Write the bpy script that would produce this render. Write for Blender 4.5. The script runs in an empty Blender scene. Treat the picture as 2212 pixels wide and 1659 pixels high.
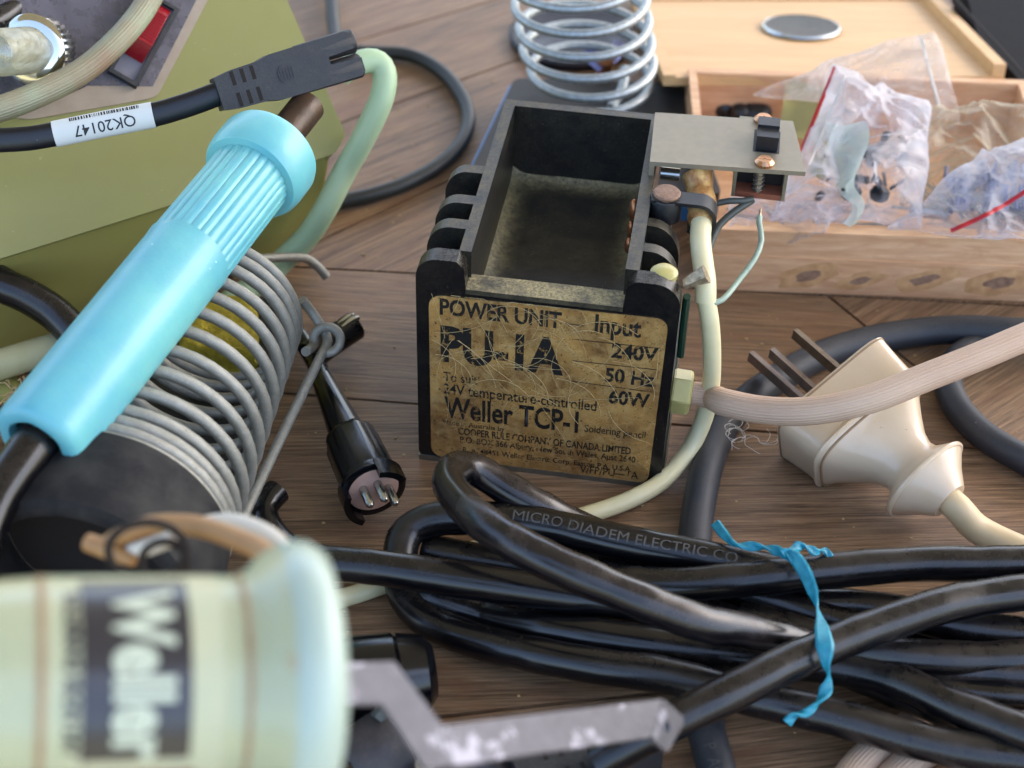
import bpy, bmesh, math, random
from mathutils import Vector, Matrix, noise
R = math.radians
random.seed(7)
sc = bpy.context.scene
sc.unit_settings.system = 'METRIC'
sc.unit_settings.scale_length = 0.01          # one unit is one centimetre
COL = sc.collection

# ------------------------------------------------------------------ camera, world, sun, exposure
F_, CX, CY, H = 3542.0, 1106.0, 829.5, 30.4   # calibration, in pixels of a 2212 x 1659 view
dn = Vector((-127, 4108, 3542)).normalized()  # world "down" as seen by the camera (x right, y down, z forward)
Zc = -dn
Yc = (Vector((0, 0, 1)) - Vector((0, 0, 1)).dot(Zc) * Zc).normalized()
Xc = Yc.cross(Zc)
M3 = Matrix((Xc, Yc, Zc))                     # camera -> world
CAM = Vector((0, 0, H))
cam = bpy.data.cameras.new('camera')
co = bpy.data.objects.new('camera', cam); COL.objects.link(co)
r_, d_, f_ = M3 @ Vector((1, 0, 0)), M3 @ Vector((0, 1, 0)), M3 @ Vector((0, 0, 1))
mw = Matrix((r_, -d_, -f_)).transposed().to_4x4(); mw.translation = CAM
co.matrix_world = mw
cam.sensor_width = 36; cam.lens = 36 * F_ / 2212
cam.clip_start = 0.5; cam.clip_end = 3000
cam.dof.use_dof = True; cam.dof.focus_distance = 41.5; cam.dof.aperture_fstop = 0.142
sc.camera = co

SUN_EL, SUN_AZ = R(50), R(60)                 # azimuth from +Y towards +X
wd = bpy.data.worlds.new('World'); sc.world = wd; wd.use_nodes = True
nt = wd.node_tree; bg = nt.nodes['Background']
sky = nt.nodes.new('ShaderNodeTexSky'); sky.sky_type = 'NISHITA'; sky.sun_disc = False
sky.sun_elevation = SUN_EL; sky.sun_rotation = SUN_AZ; sky.dust_density = 4.0; sky.air_density = 1.0; sky.ozone_density = 1.0
nt.links.new(sky.outputs[0], bg.inputs[0]); bg.inputs[1].default_value = 0.15
sl = bpy.data.lights.new('sun', 'SUN'); sl.energy = 2.2; sl.angle = R(3); sl.color = (1, 0.95, 0.87)
so = bpy.data.objects.new('sun', sl); COL.objects.link(so)
sdir = Vector((math.sin(SUN_AZ) * math.cos(SUN_EL), math.cos(SUN_AZ) * math.cos(SUN_EL), math.sin(SUN_EL)))
so.rotation_euler = sdir.to_track_quat('Z', 'Y').to_euler(); so.location = sdir * 200
sc.view_settings.view_transform = 'Standard'; sc.view_settings.look = 'None'
sc.view_settings.exposure = 2.48; sc.view_settings.gamma = 1
sc.render.resolution_x = 1024; sc.render.resolution_y = 768

# ------------------------------------------------------------------ pixel <-> world helpers
def ray(x, y): return M3 @ Vector(((x - CX) / F_, (y - CY) / F_, 1.0))
def W(x, y, z=0.0):                           # point of the view ray at height z
    r = ray(x, y); return CAM + r * ((z - H) / r.z)
def D(x, y, d): return CAM + ray(x, y) * d    # point of the view ray at depth d
def WW(pts):
    q = [W(*p) for p in pts]
    for end in (0, -1):                       # a cable that leaves the view goes on for a while, down to the table
        if pts[end][0] > 2300 or pts[end][1] > 1755:
            a, b = (q[0], q[1]) if end == 0 else (q[-1], q[-2])
            d = (a - b); d.z = 0; d.normalize(); e = a + d * 4; e.z = max(.45, a.z * .6); f = a + d * 9; f.z = .45
            q = [f, e] + q if end == 0 else q + [e, f]
    return q

class Frame:
    def __init__(s, o, ex, ey, ez=None):
        s.o = Vector(o); s.ex = Vector(ex).normalized()
        ey = Vector(ey); s.ey = (ey - ey.dot(s.ex) * s.ex).normalized()
        s.ez = s.ex.cross(s.ey)
    def __call__(s, u, v, n=0.0): return s.o + s.ex * u + s.ey * v + s.ez * n
    def hit(s, px, py, n=0.0):
        r = ray(px, py); p0 = s.o + s.ez * n
        t = (p0 - CAM).dot(s.ez) / r.dot(s.ez); p = CAM + r * t - s.o
        return (p.dot(s.ex), p.dot(s.ey))
    def at(s, u, v, n=0.0): return Frame(s(u, v, n), s.ex, s.ey)

# ------------------------------------------------------------------ materials
def lin(h):
    h = h.lstrip('#'); c = [int(h[i:i+2], 16) / 255 for i in (0, 2, 4)]
    return tuple(x / 12.92 if x <= .04045 else ((x + .055) / 1.055) ** 2.4 for x in c) + (1,)
MATS = {}
def mat(name, col, rough=.5, metal=0., var=None, dust=None, bump=None, specks=None, spec=.5, coat=0., sss=0.,
        scale=(1, 1, 1), ridges=0, trans=0., rvar=0., streak=None, rotz=0, wear=None):
    """col hex; var=(scale, amount, hex); dust=(hex, amount, scale); bump=(scale, strength); specks=(scale, hex, size)"""
    m = bpy.data.materials.new(name); m.use_nodes = True; t = m.node_tree; N = t.nodes; L = t.links
    b = N['Principled BSDF']; MATS[name] = m
    tc = N.new('ShaderNodeTexCoord'); mp = N.new('ShaderNodeMapping'); L.new(tc.outputs['Object'], mp.inputs[0])
    mp.inputs['Scale'].default_value = scale; mp.inputs['Rotation'].default_value = (0, 0, rotz)
    def nz(sc_, det=5, rgh=.6, vec=None, dist=0):
        n = N.new('ShaderNodeTexNoise'); n.inputs['Scale'].default_value = sc_; n.inputs['Detail'].default_value = det
        n.inputs['Roughness'].default_value = rgh; n.inputs['Distortion'].default_value = dist
        L.new(vec or mp.outputs[0], n.inputs['Vector']); return n.outputs['Fac']
    def ramp(f, a, c_):
        r = N.new('ShaderNodeMapRange'); r.inputs[1].default_value = a; r.inputs[2].default_value = c_
        L.new(f, r.inputs[0]); return r.outputs[0]
    def mul(f, v):
        r = N.new('ShaderNodeMath'); r.operation = 'MULTIPLY'; L.new(f, r.inputs[0])
        if isinstance(v, (int, float)): r.inputs[1].default_value = v
        else: L.new(v, r.inputs[1])
        return r.outputs[0]
    def mix(f, a, c_):
        x = N.new('ShaderNodeMix'); x.data_type = 'RGBA'; L.new(f, x.inputs[0])
        for s_, v in ((6, a), (7, c_)):
            if isinstance(v, tuple): x.inputs[s_].default_value = v
            else: L.new(v, x.inputs[s_])
        return x.outputs[2]
    cur = lin(col)
    if var:
        cur = mix(mul(ramp(nz(var[0]), .35, .68), var[1]), cur, lin(var[2]))
    if streak:                                 # (scale vec, amount, hex)
        m2 = N.new('ShaderNodeMapping'); L.new(tc.outputs['Object'], m2.inputs[0]); m2.inputs['Scale'].default_value = streak[0]
        cur = mix(mul(ramp(nz(1.0, 6, .65, m2.outputs[0], .4), .42, .64), streak[1]), cur, lin(streak[2]))
    if wear:                                   # (scale, threshold, hex) sharp-edged patches
        f = nz(wear[0], 8, .7); cur = mix(ramp(f, wear[1], wear[1] + .03), cur, lin(wear[2]))
    rough_sock = None
    if dust:
        ge = N.new('ShaderNodeNewGeometry'); sx = N.new('ShaderNodeSeparateXYZ'); L.new(ge.outputs['Normal'], sx.inputs[0])
        up = ramp(sx.outputs[2], -.2, .9)
        fine = ramp(nz(dust[2] * 9, 4, .8), .3, .75); big = ramp(nz(dust[2], 6, .7), .3, .62)
        f = mul(mul(mul(fine, big), up), dust[1] * 1.6)
        cl = N.new('ShaderNodeClamp'); L.new(f, cl.inputs[0]); f = cl.outputs[0]
        cur = mix(f, cur, lin(dust[0]))
        rr = N.new('ShaderNodeMapRange'); rr.inputs[3].default_value = rough; rr.inputs[4].default_value = .95
        L.new(f, rr.inputs[0]); rough_sock = rr.outputs[0]
    if specks:
        v = N.new('ShaderNodeTexVoronoi'); v.inputs['Scale'].default_value = specks[0]; L.new(tc.outputs['Object'], v.inputs['Vector'])
        cur = mix(ramp(v.outputs['Distance'], specks[2], specks[2] * .6), cur, lin(specks[1]))
    if isinstance(cur, tuple): b.inputs['Base Color'].default_value = cur
    else: L.new(cur, b.inputs['Base Color'])
    if rough_sock: L.new(rough_sock, b.inputs['Roughness'])
    elif rvar:
        rr = N.new('ShaderNodeMapRange'); rr.inputs[1].default_value = .3; rr.inputs[2].default_value = .7
        rr.inputs[3].default_value = max(.03, rough - rvar); rr.inputs[4].default_value = min(1, rough + rvar)
        L.new(nz(2.5, 6, .7), rr.inputs[0]); L.new(rr.outputs[0], b.inputs['Roughness'])
    else: b.inputs['Roughness'].default_value = rough
    b.inputs['Metallic'].default_value = metal; b.inputs['Specular IOR Level'].default_value = spec
    b.inputs['Coat Weight'].default_value = coat; b.inputs['Coat Roughness'].default_value = .15
    b.inputs['Transmission Weight'].default_value = trans
    if sss:
        b.inputs['Subsurface Weight'].default_value = sss; b.inputs['Subsurface Radius'].default_value = (.15, .2, .2)
        b.inputs['Subsurface Scale'].default_value = 1.0
    h = None
    if bump: h = mul(nz(bump[0], 6, .7), bump[1])
    if ridges:                                 # lengthwise ribs on a cable, from its UV
        uv = N.new('ShaderNodeUVMap'); s2 = N.new('ShaderNodeSeparateXYZ'); L.new(uv.outputs[0], s2.inputs[0])
        w = mul(s2.outputs[0], 6.28318 * ridges); sn = N.new('ShaderNodeMath'); sn.operation = 'SINE'; L.new(w, sn.inputs[0])
        hh = mul(sn.outputs[0], .0055)
        if h is None: h = hh
        else:
            ad = N.new('ShaderNodeMath'); ad.operation = 'ADD'; L.new(h, ad.inputs[0]); L.new(hh, ad.inputs[1]); h = ad.outputs[0]
    if h is not None:
        bp = N.new('ShaderNodeBump'); bp.inputs['Strength'].default_value = 1; bp.inputs['Distance'].default_value = 1.0
        L.new(h, bp.inputs['Height']); L.new(bp.outputs[0], b.inputs['Normal'])
    return m

def ink(name, col, keep=.5, scale=6.):        # worn print: real gaps where the ink has rubbed off
    m = bpy.data.materials.new(name); m.use_nodes = True; t = m.node_tree; N = t.nodes; L = t.links
    b = N['Principled BSDF']; b.inputs['Base Color'].default_value = lin(col); b.inputs['Roughness'].default_value = .55
    tc = N.new('ShaderNodeTexCoord'); n = N.new('ShaderNodeTexNoise'); n.inputs['Scale'].default_value = scale
    n.inputs['Detail'].default_value = 6; n.inputs['Roughness'].default_value = .75; L.new(tc.outputs['Object'], n.inputs[0])
    r = N.new('ShaderNodeMapRange'); r.inputs[1].default_value = keep; r.inputs[2].default_value = keep + .05
    L.new(n.outputs['Fac'], r.inputs[0]); tr = N.new('ShaderNodeBsdfTransparent'); mx = N.new('ShaderNodeMixShader')
    L.new(r.outputs[0], mx.inputs[0]); L.new(b.outputs[0], mx.inputs[1]); L.new(tr.outputs[0], mx.inputs[2])
    L.new(mx.outputs[0], N['Material Output'].inputs[0]); return m

def wood(name, dark, light, grain=(1.1, 14, 14), glo=.5, contrast=1.0, ring=None, bumps=.03):
    m = bpy.data.materials.new(name); m.use_nodes = True; t = m.node_tree; N = t.nodes; L = t.links
    b = N['Principled BSDF']; tc = N.new('ShaderNodeTexCoord'); oi = N.new('ShaderNodeObjectInfo')
    ad = N.new('ShaderNodeVectorMath'); ad.operation = 'ADD'; L.new(tc.outputs['Object'], ad.inputs[0])
    sc3 = N.new('ShaderNodeVectorMath'); sc3.operation = 'SCALE'; sc3.inputs[0].default_value = (37, 23, 11); L.new(oi.outputs['Random'], sc3.inputs['Scale'])
    L.new(sc3.outputs[0], ad.inputs[1])
    def nz(scale, s=1., det=8, rgh=.65, dist=0):
        mp = N.new('ShaderNodeMapping'); mp.inputs['Scale'].default_value = scale; L.new(ad.outputs[0], mp.inputs[0])
        n = N.new('ShaderNodeTexNoise'); n.inputs['Scale'].default_value = s; n.inputs['Detail'].default_value = det
        n.inputs['Roughness'].default_value = rgh; n.inputs['Distortion'].default_value = dist; L.new(mp.outputs[0], n.inputs['Vector']); return n.outputs['Fac']
    g1 = nz(grain, 1., 6, .7, .2); g2 = nz((grain[0] * .12, grain[1] * .1, 1), 1., 4, .6, 1.2); g3 = nz((grain[0] * 2.5, grain[1] * 3, 20), 1., 3, .8)
    cr = N.new('ShaderNodeValToRGB'); L.new(g1, cr.inputs[0]); e = cr.color_ramp.elements
    e[0].position = .34; e[0].color = lin(dark); e[1].position = .66; e[1].color = lin(light)
    def mixc(f, lo, hi, a, col, mode='MIX'):
        r = N.new('ShaderNodeMapRange'); r.inputs[1].default_value = lo; r.inputs[2].default_value = hi; L.new(f, r.inputs[0])
        x = N.new('ShaderNodeMix'); x.data_type = 'RGBA'; x.blend_type = mode; L.new(r.outputs[0], x.inputs[0]); L.new(a, x.inputs[6]); x.inputs[7].default_value = col
        return x.outputs[2]
    k = 1 - .45 * contrast
    c = mixc(g2, .42, .68, cr.outputs[0], (k, k * .96, k * .92, 1), 'MULTIPLY')
    kk = 1 - .5 * contrast
    c = mixc(g3, .60, .70, c, (kk, kk, kk, 1), 'MULTIPLY')
    if ring: # (hex)
        g4 = nz((.25, .9, 1), 1., 5, .6, 2.); c = mixc(g4, .5, .85, c, lin(ring))
    L.new(c, b.inputs['Base Color'])
    r = N.new('ShaderNodeMapRange'); r.inputs[3].default_value = glo - .08; r.inputs[4].default_value = glo + .22; L.new(g1, r.inputs[0]); L.new(r.outputs[0], b.inputs['Roughness'])
    bp = N.new('ShaderNodeBump'); bp.inputs['Distance'].default_value = bumps; bp.inputs['Strength'].default_value = .8
    mm = N.new('ShaderNodeMath'); mm.operation = 'ADD'; L.new(g1, mm.inputs[0]); L.new(g3, mm.inputs[1]); L.new(mm.outputs[0], bp.inputs['Height'])
    L.new(bp.outputs[0], b.inputs['Normal']); MATS[name] = m; return m

def film(name, tint, clear=.55, print_col=None):
    m = bpy.data.materials.new(name); m.use_nodes = True; t = m.node_tree; N = t.nodes; L = t.links
    b = N['Principled BSDF']; b.inputs['Base Color'].default_value = lin(tint); b.inputs['Roughness'].default_value = .06
    b.inputs['Specular IOR Level'].default_value = .9
    tl = N.new('ShaderNodeBsdfTranslucent'); tl.inputs[0].default_value = lin(tint)
    mx0 = N.new('ShaderNodeMixShader'); mx0.inputs[0].default_value = .4; L.new(b.outputs[0], mx0.inputs[1]); L.new(tl.outputs[0], mx0.inputs[2])
    tr = N.new('ShaderNodeBsdfTransparent'); mx = N.new('ShaderNodeMixShader')
    tc = N.new('ShaderNodeTexCoord'); n = N.new('ShaderNodeTexNoise'); n.inputs['Scale'].default_value = .9; n.inputs['Detail'].default_value = 5
    L.new(tc.outputs['Object'], n.inputs[0]); r = N.new('ShaderNodeMapRange'); r.inputs[1].default_value = .3; r.inputs[2].default_value = .7
    r.inputs[3].default_value = clear - .2; r.inputs[4].default_value = clear + .2; L.new(n.outputs['Fac'], r.inputs[0])
    lw = N.new('ShaderNodeLayerWeight'); lw.inputs[0].default_value = .5; iv = N.new('ShaderNodeMath'); iv.operation = 'SUBTRACT'; iv.inputs[0].default_value = 1.12; L.new(lw.outputs['Facing'], iv.inputs[1])
    ml = N.new('ShaderNodeMath'); ml.operation = 'MULTIPLY'; ml.use_clamp = True; L.new(iv.outputs[0], ml.inputs[0]); L.new(r.outputs[0], ml.inputs[1])
    L.new(ml.outputs[0], mx.inputs[0]); L.new(mx0.outputs[0], mx.inputs[1]); L.new(tr.outputs[0], mx.inputs[2])
    n2 = N.new('ShaderNodeTexNoise'); n2.inputs['Scale'].default_value = 2.2; n2.inputs['Detail'].default_value = 3; n2.inputs['Distortion'].default_value = 1.5; L.new(tc.outputs['Object'], n2.inputs[0])
    bp = N.new('ShaderNodeBump'); bp.inputs['Distance'].default_value = .10; L.new(n2.outputs['Fac'], bp.inputs['Height']); L.new(bp.outputs[0], b.inputs['Normal'])
    L.new(mx.outputs[0], N['Material Output'].inputs[0]); MATS[name] = m; return m

# ------------------------------------------------------------------ object helpers
def tag(o, label=None, cat=None, group=None, kind=None):
    if label: o['label'] = label
    if cat: o['category'] = cat
    if group: o['group'] = group
    if kind: o['kind'] = kind
    return o
def thing(name, label, cat, loc, group=None):
    o = bpy.data.objects.new(name, None); COL.objects.link(o); o.location = loc; o.empty_display_size = 1
    return tag(o, label, cat, group)
def base_of(o):
    v = Vector((0, 0, 0))
    while o is not None: v += o.location; o = o.parent
    return v
def obj(name, bm, m, parent=None, smooth=True, label=None, cat=None, group=None, kind=None, loc=None):
    """bm holds world coordinates; the object's origin is its parent's (or loc)"""
    o0 = base_of(parent) if parent else (Vector(loc) if loc is not None else None)
    if o0 is None:
        vs = [v.co for v in bm.verts]; o0 = Vector((sum(v.x for v in vs), sum(v.y for v in vs), 0)) / len(vs); o0.z = min(v.z for v in vs)
    for v in bm.verts: v.co -= o0
    bmesh.ops.recalc_face_normals(bm, faces=bm.faces[:])
    me = bpy.data.meshes.new(name); bm.to_mesh(me); bm.free()
    if m: me.materials.append(m)
    if smooth:
        for p in me.polygons: p.use_smooth = True
        me.set_sharp_from_angle(angle=R(40))
    o = bpy.data.objects.new(name, me); COL.objects.link(o)
    if parent: o.parent = parent
    else: o.location = o0
    return tag(o, label, cat, group, kind)
def B(): return bmesh.new()

def add_prism(bm, fr, poly, n0, n1, bevel=0., seg=2, vert_only=False):
    """poly (u,v) list in frame fr, extruded from n0 to n1"""
    t = B(); a = [t.verts.new(fr(u, v, n0)) for u, v in poly]; b = [t.verts.new(fr(u, v, n1)) for u, v in poly]
    k = len(poly); t.faces.new(a[::-1]); t.faces.new(b)
    for i in range(k): t.faces.new((a[i], a[(i+1) % k], b[(i+1) % k], b[i]))
    if bevel: bmesh.ops.bevel(t, geom=[e for e in t.edges if len(e.link_faces) == 2 and abs(e.calc_face_angle(0)) > .45], offset=bevel, segments=seg, affect='EDGES', profile=.6, clamp_overlap=True)
    join(bm, t); return bm
def join(bm, t):
    me = bpy.data.meshes.new('tmp'); t.to_mesh(me); t.free(); bm.from_mesh(me); bpy.data.meshes.remove(me)
def add_box(bm, fr, u0, u1, v0, v1, n0, n1, bevel=0., seg=2):
    return add_prism(bm, fr, [(u0, v0), (u1, v0), (u1, v1), (u0, v1)], n0, n1, bevel, seg)
def rrect(u0, u1, v0, v1, r, seg=5, rs=None):
    rs = rs or (r, r, r, r); out = []
    for (cx, cy, a0, rr) in ((u1, v1, 0, rs[0]), (u0, v1, 90, rs[1]), (u0, v0, 180, rs[2]), (u1, v0, 270, rs[3])):
        sx = -1 if cx == u1 else 1; sy = -1 if cy == v1 else 1
        for i in range(seg + 1):
            a = R(a0 + 90 * i / seg); out.append((cx + sx * rr + rr * math.cos(a), cy + sy * rr + rr * math.sin(a)))
    return out
def round_poly(pts, r, seg=4):
    out = []; k = len(pts)
    for i in range(k):
        p = Vector(pts[i]); a = (Vector(pts[i-1]) - p); c = (Vector(pts[(i+1) % k]) - p)
        rr = min(r, a.length * .45, c.length * .45); a.normalize(); c.normalize()
        for j in range(seg + 1):
            t = j / seg; q = (1-t)**2 * (p + a*rr) + 2*t*(1-t) * p + t*t * (p + c*rr); out.append((q.x, q.y))
    return out
def add_lathe(bm, o, axis, prof, n=32, ang0=0., caps=True, mod=None, up=None):
    """prof [(t, r)] along axis from o; mod(angle, t) -> radius factor"""
    axis = Vector(axis).normalized(); up = Vector(up) if up else (Vector((0, 0, 1)) if abs(axis.z) < .9 else Vector((1, 0, 0)))
    e1 = (up - up.dot(axis) * axis).normalized(); e2 = axis.cross(e1); o = Vector(o); rings = []
    for t, r in prof:
        ring = []
        for i in range(n):
            a = ang0 + 2 * math.pi * i / n; rr = r * (mod(a, t) if mod else 1)
            ring.append(bm.verts.new(o + axis * t + (e1 * math.cos(a) + e2 * math.sin(a)) * rr))
        rings.append(ring)
    for a, b in zip(rings, rings[1:]):
        for i in range(n): bm.faces.new((a[i], a[(i+1) % n], b[(i+1) % n], b[i]))
    if caps:
        if prof[0][1] > 1e-4: bm.faces.new(rings[0][::-1])
        if prof[-1][1] > 1e-4: bm.faces.new(rings[-1])
    return bm
def crom(pts, step=.25):
    P = [Vector(p) for p in pts]; P = [P[0] * 2 - P[1]] + P + [P[-1] * 2 - P[-2]]; out = []; par = []
    for i in range(1, len(P) - 2):
        p0, p1, p2, p3 = P[i-1:i+3]; n = max(2, int((p2 - p1).length / step))
        for j in range(n):
            t = j / n
            # centripetal-like: tangents limited by the segment length
            L12 = (p2 - p1).length; m1 = (p2 - p0).normalized() * L12; m2 = (p3 - p1).normalized() * L12
            out.append((2*t**3 - 3*t*t + 1) * p1 + (t**3 - 2*t*t + t) * m1 + (-2*t**3 + 3*t*t) * p2 + (t**3 - t*t) * m2); par.append(i - 1 + t)
    out.append(P[-2]); par.append(len(P) - 3); return out, par
def add_tube(bm, pts, rad, n=20, step=.25, smooth_path=True, flat=None, caps=True, jitter=0.):
    """rad: number or list per control point; flat=(width factor, thickness factor, normal)"""
    path, par = crom(pts, step) if smooth_path else ([Vector(p) for p in pts], list(range(len(pts))))
    uvl = bm.loops.layers.uv.verify()
    T = [(path[min(i+1, len(path)-1)] - path[max(i-1, 0)]).normalized() for i in range(len(path))]
    nrm = Vector((0, 0, 1)) if abs(T[0].z) < .9 else Vector((1, 0, 0))
    if flat: nrm = Vector(flat[2])
    rings = []; s = 0; ss = []
    for i, p in enumerate(path):
        if flat: nrm = Vector(flat[2])
        nrm = (nrm - nrm.dot(T[i]) * T[i]).normalized(); bn = T[i].cross(nrm)
        if isinstance(rad, (list, tuple)):
            k = min(int(par[i]), len(rad) - 2); f = par[i] - k; r = rad[k] * (1-f) + rad[k+1] * f
        else: r = rad
        if jitter: r *= 1 + jitter * noise.noise(p * 1.7)
        fw, ft = (flat[0], flat[1]) if flat else (1, 1)
        rings.append([bm.verts.new(p + (nrm * math.cos(2*math.pi*j/n) * ft + bn * math.sin(2*math.pi*j/n) * fw) * r) for j in range(n)])
        if i: s += (p - path[i-1]).length
        ss.append(s)
    for i in range(len(rings) - 1):
        a, b = rings[i], rings[i+1]
        for j in range(n):
            f = bm.faces.new((a[j], a[(j+1) % n], b[(j+1) % n], b[j]))
            for lp, (u, v) in zip(f.loops, ((j/n, ss[i]), ((j+1)/n, ss[i]), ((j+1)/n, ss[i+1]), (j/n, ss[i+1]))): lp[uvl].uv = (u, v)
    if caps: bm.faces.new(rings[0][::-1]); bm.faces.new(rings[-1])
    return bm
def path_at(pts, step=.1):
    p, _ = crom(pts, step); L = [0]
    for a, b in zip(p, p[1:]): L.append(L[-1] + (b - a).length)
    def f(s):
        s = max(0, min(L[-1] - 1e-4, s)); i = max(j for j in range(len(L)) if L[j] <= s); i = min(i, len(p) - 2)
        t = (s - L[i]) / max(1e-6, L[i+1] - L[i]); return p[i].lerp(p[i+1], t), (p[i+1] - p[i]).normalized()
    return f, L[-1]
def add_ball(bm, c, r, sx=1, sy=1, sz=1, n=12):
    t = B(); bmesh.ops.create_uvsphere(t, u_segments=n, v_segments=max(6, n // 2), radius=r)
    for v in t.verts: v.co = Vector((v.co.x * sx, v.co.y * sy, v.co.z * sz)) + Vector(c)
    join(bm, t); return bm
def tube_obj(name, pts, rad, m, parent=None, **k):
    kk = {q: k.pop(q) for q in ('n', 'step', 'flat', 'jitter', 'smooth_path') if q in k}
    return obj(name, add_tube(B(), pts, rad, **kk), m, parent, **k)

def text_mesh(s, size, bold=0., xs=1., align='LEFT', subdiv=0.):
    cu = bpy.data.curves.new('t', 'FONT'); cu.body = s; cu.size = size; cu.offset = bold; cu.align_x = align; cu.resolution_u = 3
    o = bpy.data.objects.new('t', cu); COL.objects.link(o); dg = bpy.context.evaluated_depsgraph_get()
    me = bpy.data.meshes.new_from_object(o.evaluated_get(dg)); bpy.data.objects.remove(o); bpy.data.curves.remove(cu)
    bm = B(); bm.from_mesh(me); bpy.data.meshes.remove(me)
    for v in bm.verts: v.co.x *= xs
    if subdiv:
        bmesh.ops.triangulate(bm, faces=bm.faces[:])
        for _ in range(5):
            es = [e for e in bm.edges if e.calc_length() > subdiv]
            if not es: break
            bmesh.ops.subdivide_edges(bm, edges=es, cuts=1, use_grid_fill=False); bmesh.ops.triangulate(bm, faces=bm.faces[:])
    return bm
def text_on(s, size, fr, u, v, m, parent, n=.004, bold=0., xs=1., align='LEFT', name='lettering', rot=0.):
    bm = text_mesh(s, size, bold, xs, align); c_, s_ = math.cos(rot), math.sin(rot)
    for w in bm.verts: w.co = fr(u + w.co.x * c_ - w.co.y * s_, v + w.co.x * s_ + w.co.y * c_, n)
    return obj(name, bm, m, parent, smooth=False)

# ------------------------------------------------------------------ material library
wood('table_wood', '#573d28', '#a88765', (.5, 15, 15), .42, .85, ring='#7a543a', bumps=.016)
wood('box_wood', '#cf9b70', '#ebc296', (.5, 5, 5), .5, .2, ring='#c08a66', bumps=.008)
wood('lid_wood', '#cb9f68', '#d9b27e', (.3, 3, 3), .5, .12, bumps=.004)
mat('gap_dark', '#1a120d', .9)
mat('case_black', '#08090d', .20, dust=('#6b5f4a', .4, 1.1), specks=(5.5, '#8f866c', .05), bump=(9, .006))
mat('tray_black', '#101113', .45, dust=('#a3946a', 1.0, 1.6), specks=(7, '#a39a78', .07), bump=(14, .012))
mat('fin_black', '#0b0c0f', .28, var=(11, .5, '#2c2a24'), dust=('#7b7058', .6, 2.2), specks=(6, '#8f866c', .06), bump=(9, .008))
mat('gold_label', '#cda05c', .34, metal=.5, var=(1.0, .95, '#7d5835'), wear=(10, .60, '#5c4228'), streak=((3, 3, 3), .5, '#dcbb7c'), specks=(9, '#e8dcb4', .06), bump=(4, .02), rvar=.15)
mat('zinc', '#8d9088', .42, metal=.9, var=(2, .6, '#6c6b60'), bump=(6, .01))
mat('aluminium', '#958b78', .48, metal=.55, var=(4, .35, '#7b7768'), specks=(4, '#6e6a5c', .05), bump=(22, .004))
mat('spring_grey', '#999890', .38, metal=.5, var=(5, .6, '#7f7c72'), specks=(11, '#d9d7cb', .10), bump=(20, .02), dust=('#8d8877', .4, 2))
mat('spring_bright', '#b0b6b6', .38, metal=.75, var=(6, .7, '#868b89'), bump=(12, .02))
mat('brass_pin', '#80705c', .38, metal=.7, var=(3, .7, '#5a4c40'))
mat('dull_pin', '#95867c', .38, metal=.7, var=(3, .7, '#75685f'))
mat('brass_screw', '#cc9a74', .2, metal=.95, var=(3, .4, '#8a6a45'))
mat('steel', '#b4b4ae', .25, metal=.95)
mat('chrome', '#d2d0c4', .08, metal=1.)
mat('rivet', '#7b5f4c', .6, metal=.35, var=(7, .8, '#9b7b66'), bump=(14, .02))
mat('olive_paint', '#86824a', .42, var=(.35, .25, '#8a8a48'), bump=(34, .0025), specks=(2.2, '#b9bd93', .03), wear=(3.0, .68, '#9a9a66'), rvar=.1, coat=.15)
mat('olive_tray', '#938c4c', .45, bump=(34, .0025), coat=.1)
mat('plate_metal', '#5d5a60', .3, metal=.45, var=(1.2, .8, '#75727a'), specks=(3.2, '#b7b2a8', .03), rvar=.12)
mat('plate_edge', '#a08f7b', .55, var=(1.5, .6, '#8c7a64'))
mat('red_switch', '#94101f', .25, sss=.08, specks=(5, '#e07080', .03), bump=(6, .01))
mat('dark_plastic', '#15161a', .35, dust=('#4d4a44', .35, 1.5), bump=(18, .006))
mat('moulded_plastic', '#17181d', .5, dust=('#55544e', .35, 1.5), bump=(20, .01), specks=(4, '#5f5f66', .03))
mat('grey_plastic', '#77747a', .5)
mat('cable_black', '#040509', .2, dust=('#54493e', .26, .11), specks=(2.6, '#8f8a84', .022))
mat('cable_loop', '#06070c', .18, dust=('#6a5a50', .35, .11), specks=(2.6, '#8f8a84', .022))
mat('cable_thin_black', '#1c201e', .5, bump=(10, .005))
mat('cable_grey', '#23272e', .5, dust=('#555049', .3, 1.2), specks=(1.9, '#8d8f8c', .03), bump=(14, .005))
mat('cable_flat_black', '#0d0e13', .35, specks=(2.5, '#777a80', .03), bump=(12, .004))
mat('cable_mint', '#a0b890', .45, var=(.8, .6, '#b3bf9a'), sss=.15, bump=(8, .004))
mat('cable_mint_dirty', '#8f9a7c', .5, var=(.28, 1.0, '#8f6c52'), ridges=26, wear=(1.1, .72, '#a0452f'))
mat('cable_pink', '#c4a68c', .55, var=(.6, .6, '#b8957c'), ridges=28)
mat('cable_cream', '#d3cba4', .4, var=(1.2, .5, '#c2b684'), sss=.1, specks=(3, '#8a7a52', .04))
mat('cable_cream_b', '#cfb78e', .45, var=(1.0, .4, '#b7a27a'))
mat('cable_olive_white', '#b5b088', .5, var=(1, .5, '#9c9468'))
mat('glue', '#c69f62', .35, var=(3.5, 1., '#8a5426'), bump=(5, .05), coat=.3)
mat('wire_grey', '#3f4440', .5, bump=(9, .004))
mat('wire_mint', '#93a493', .45, var=(2, .6, '#6f7f72'))
mat('wire_core', '#7a6a52', .4, metal=.6, var=(6, 1., '#b9a88c'))
mat('gland_cream', '#b9ad6c', .35, sss=.15, var=(1.5, .4, '#a2955a'))
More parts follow.
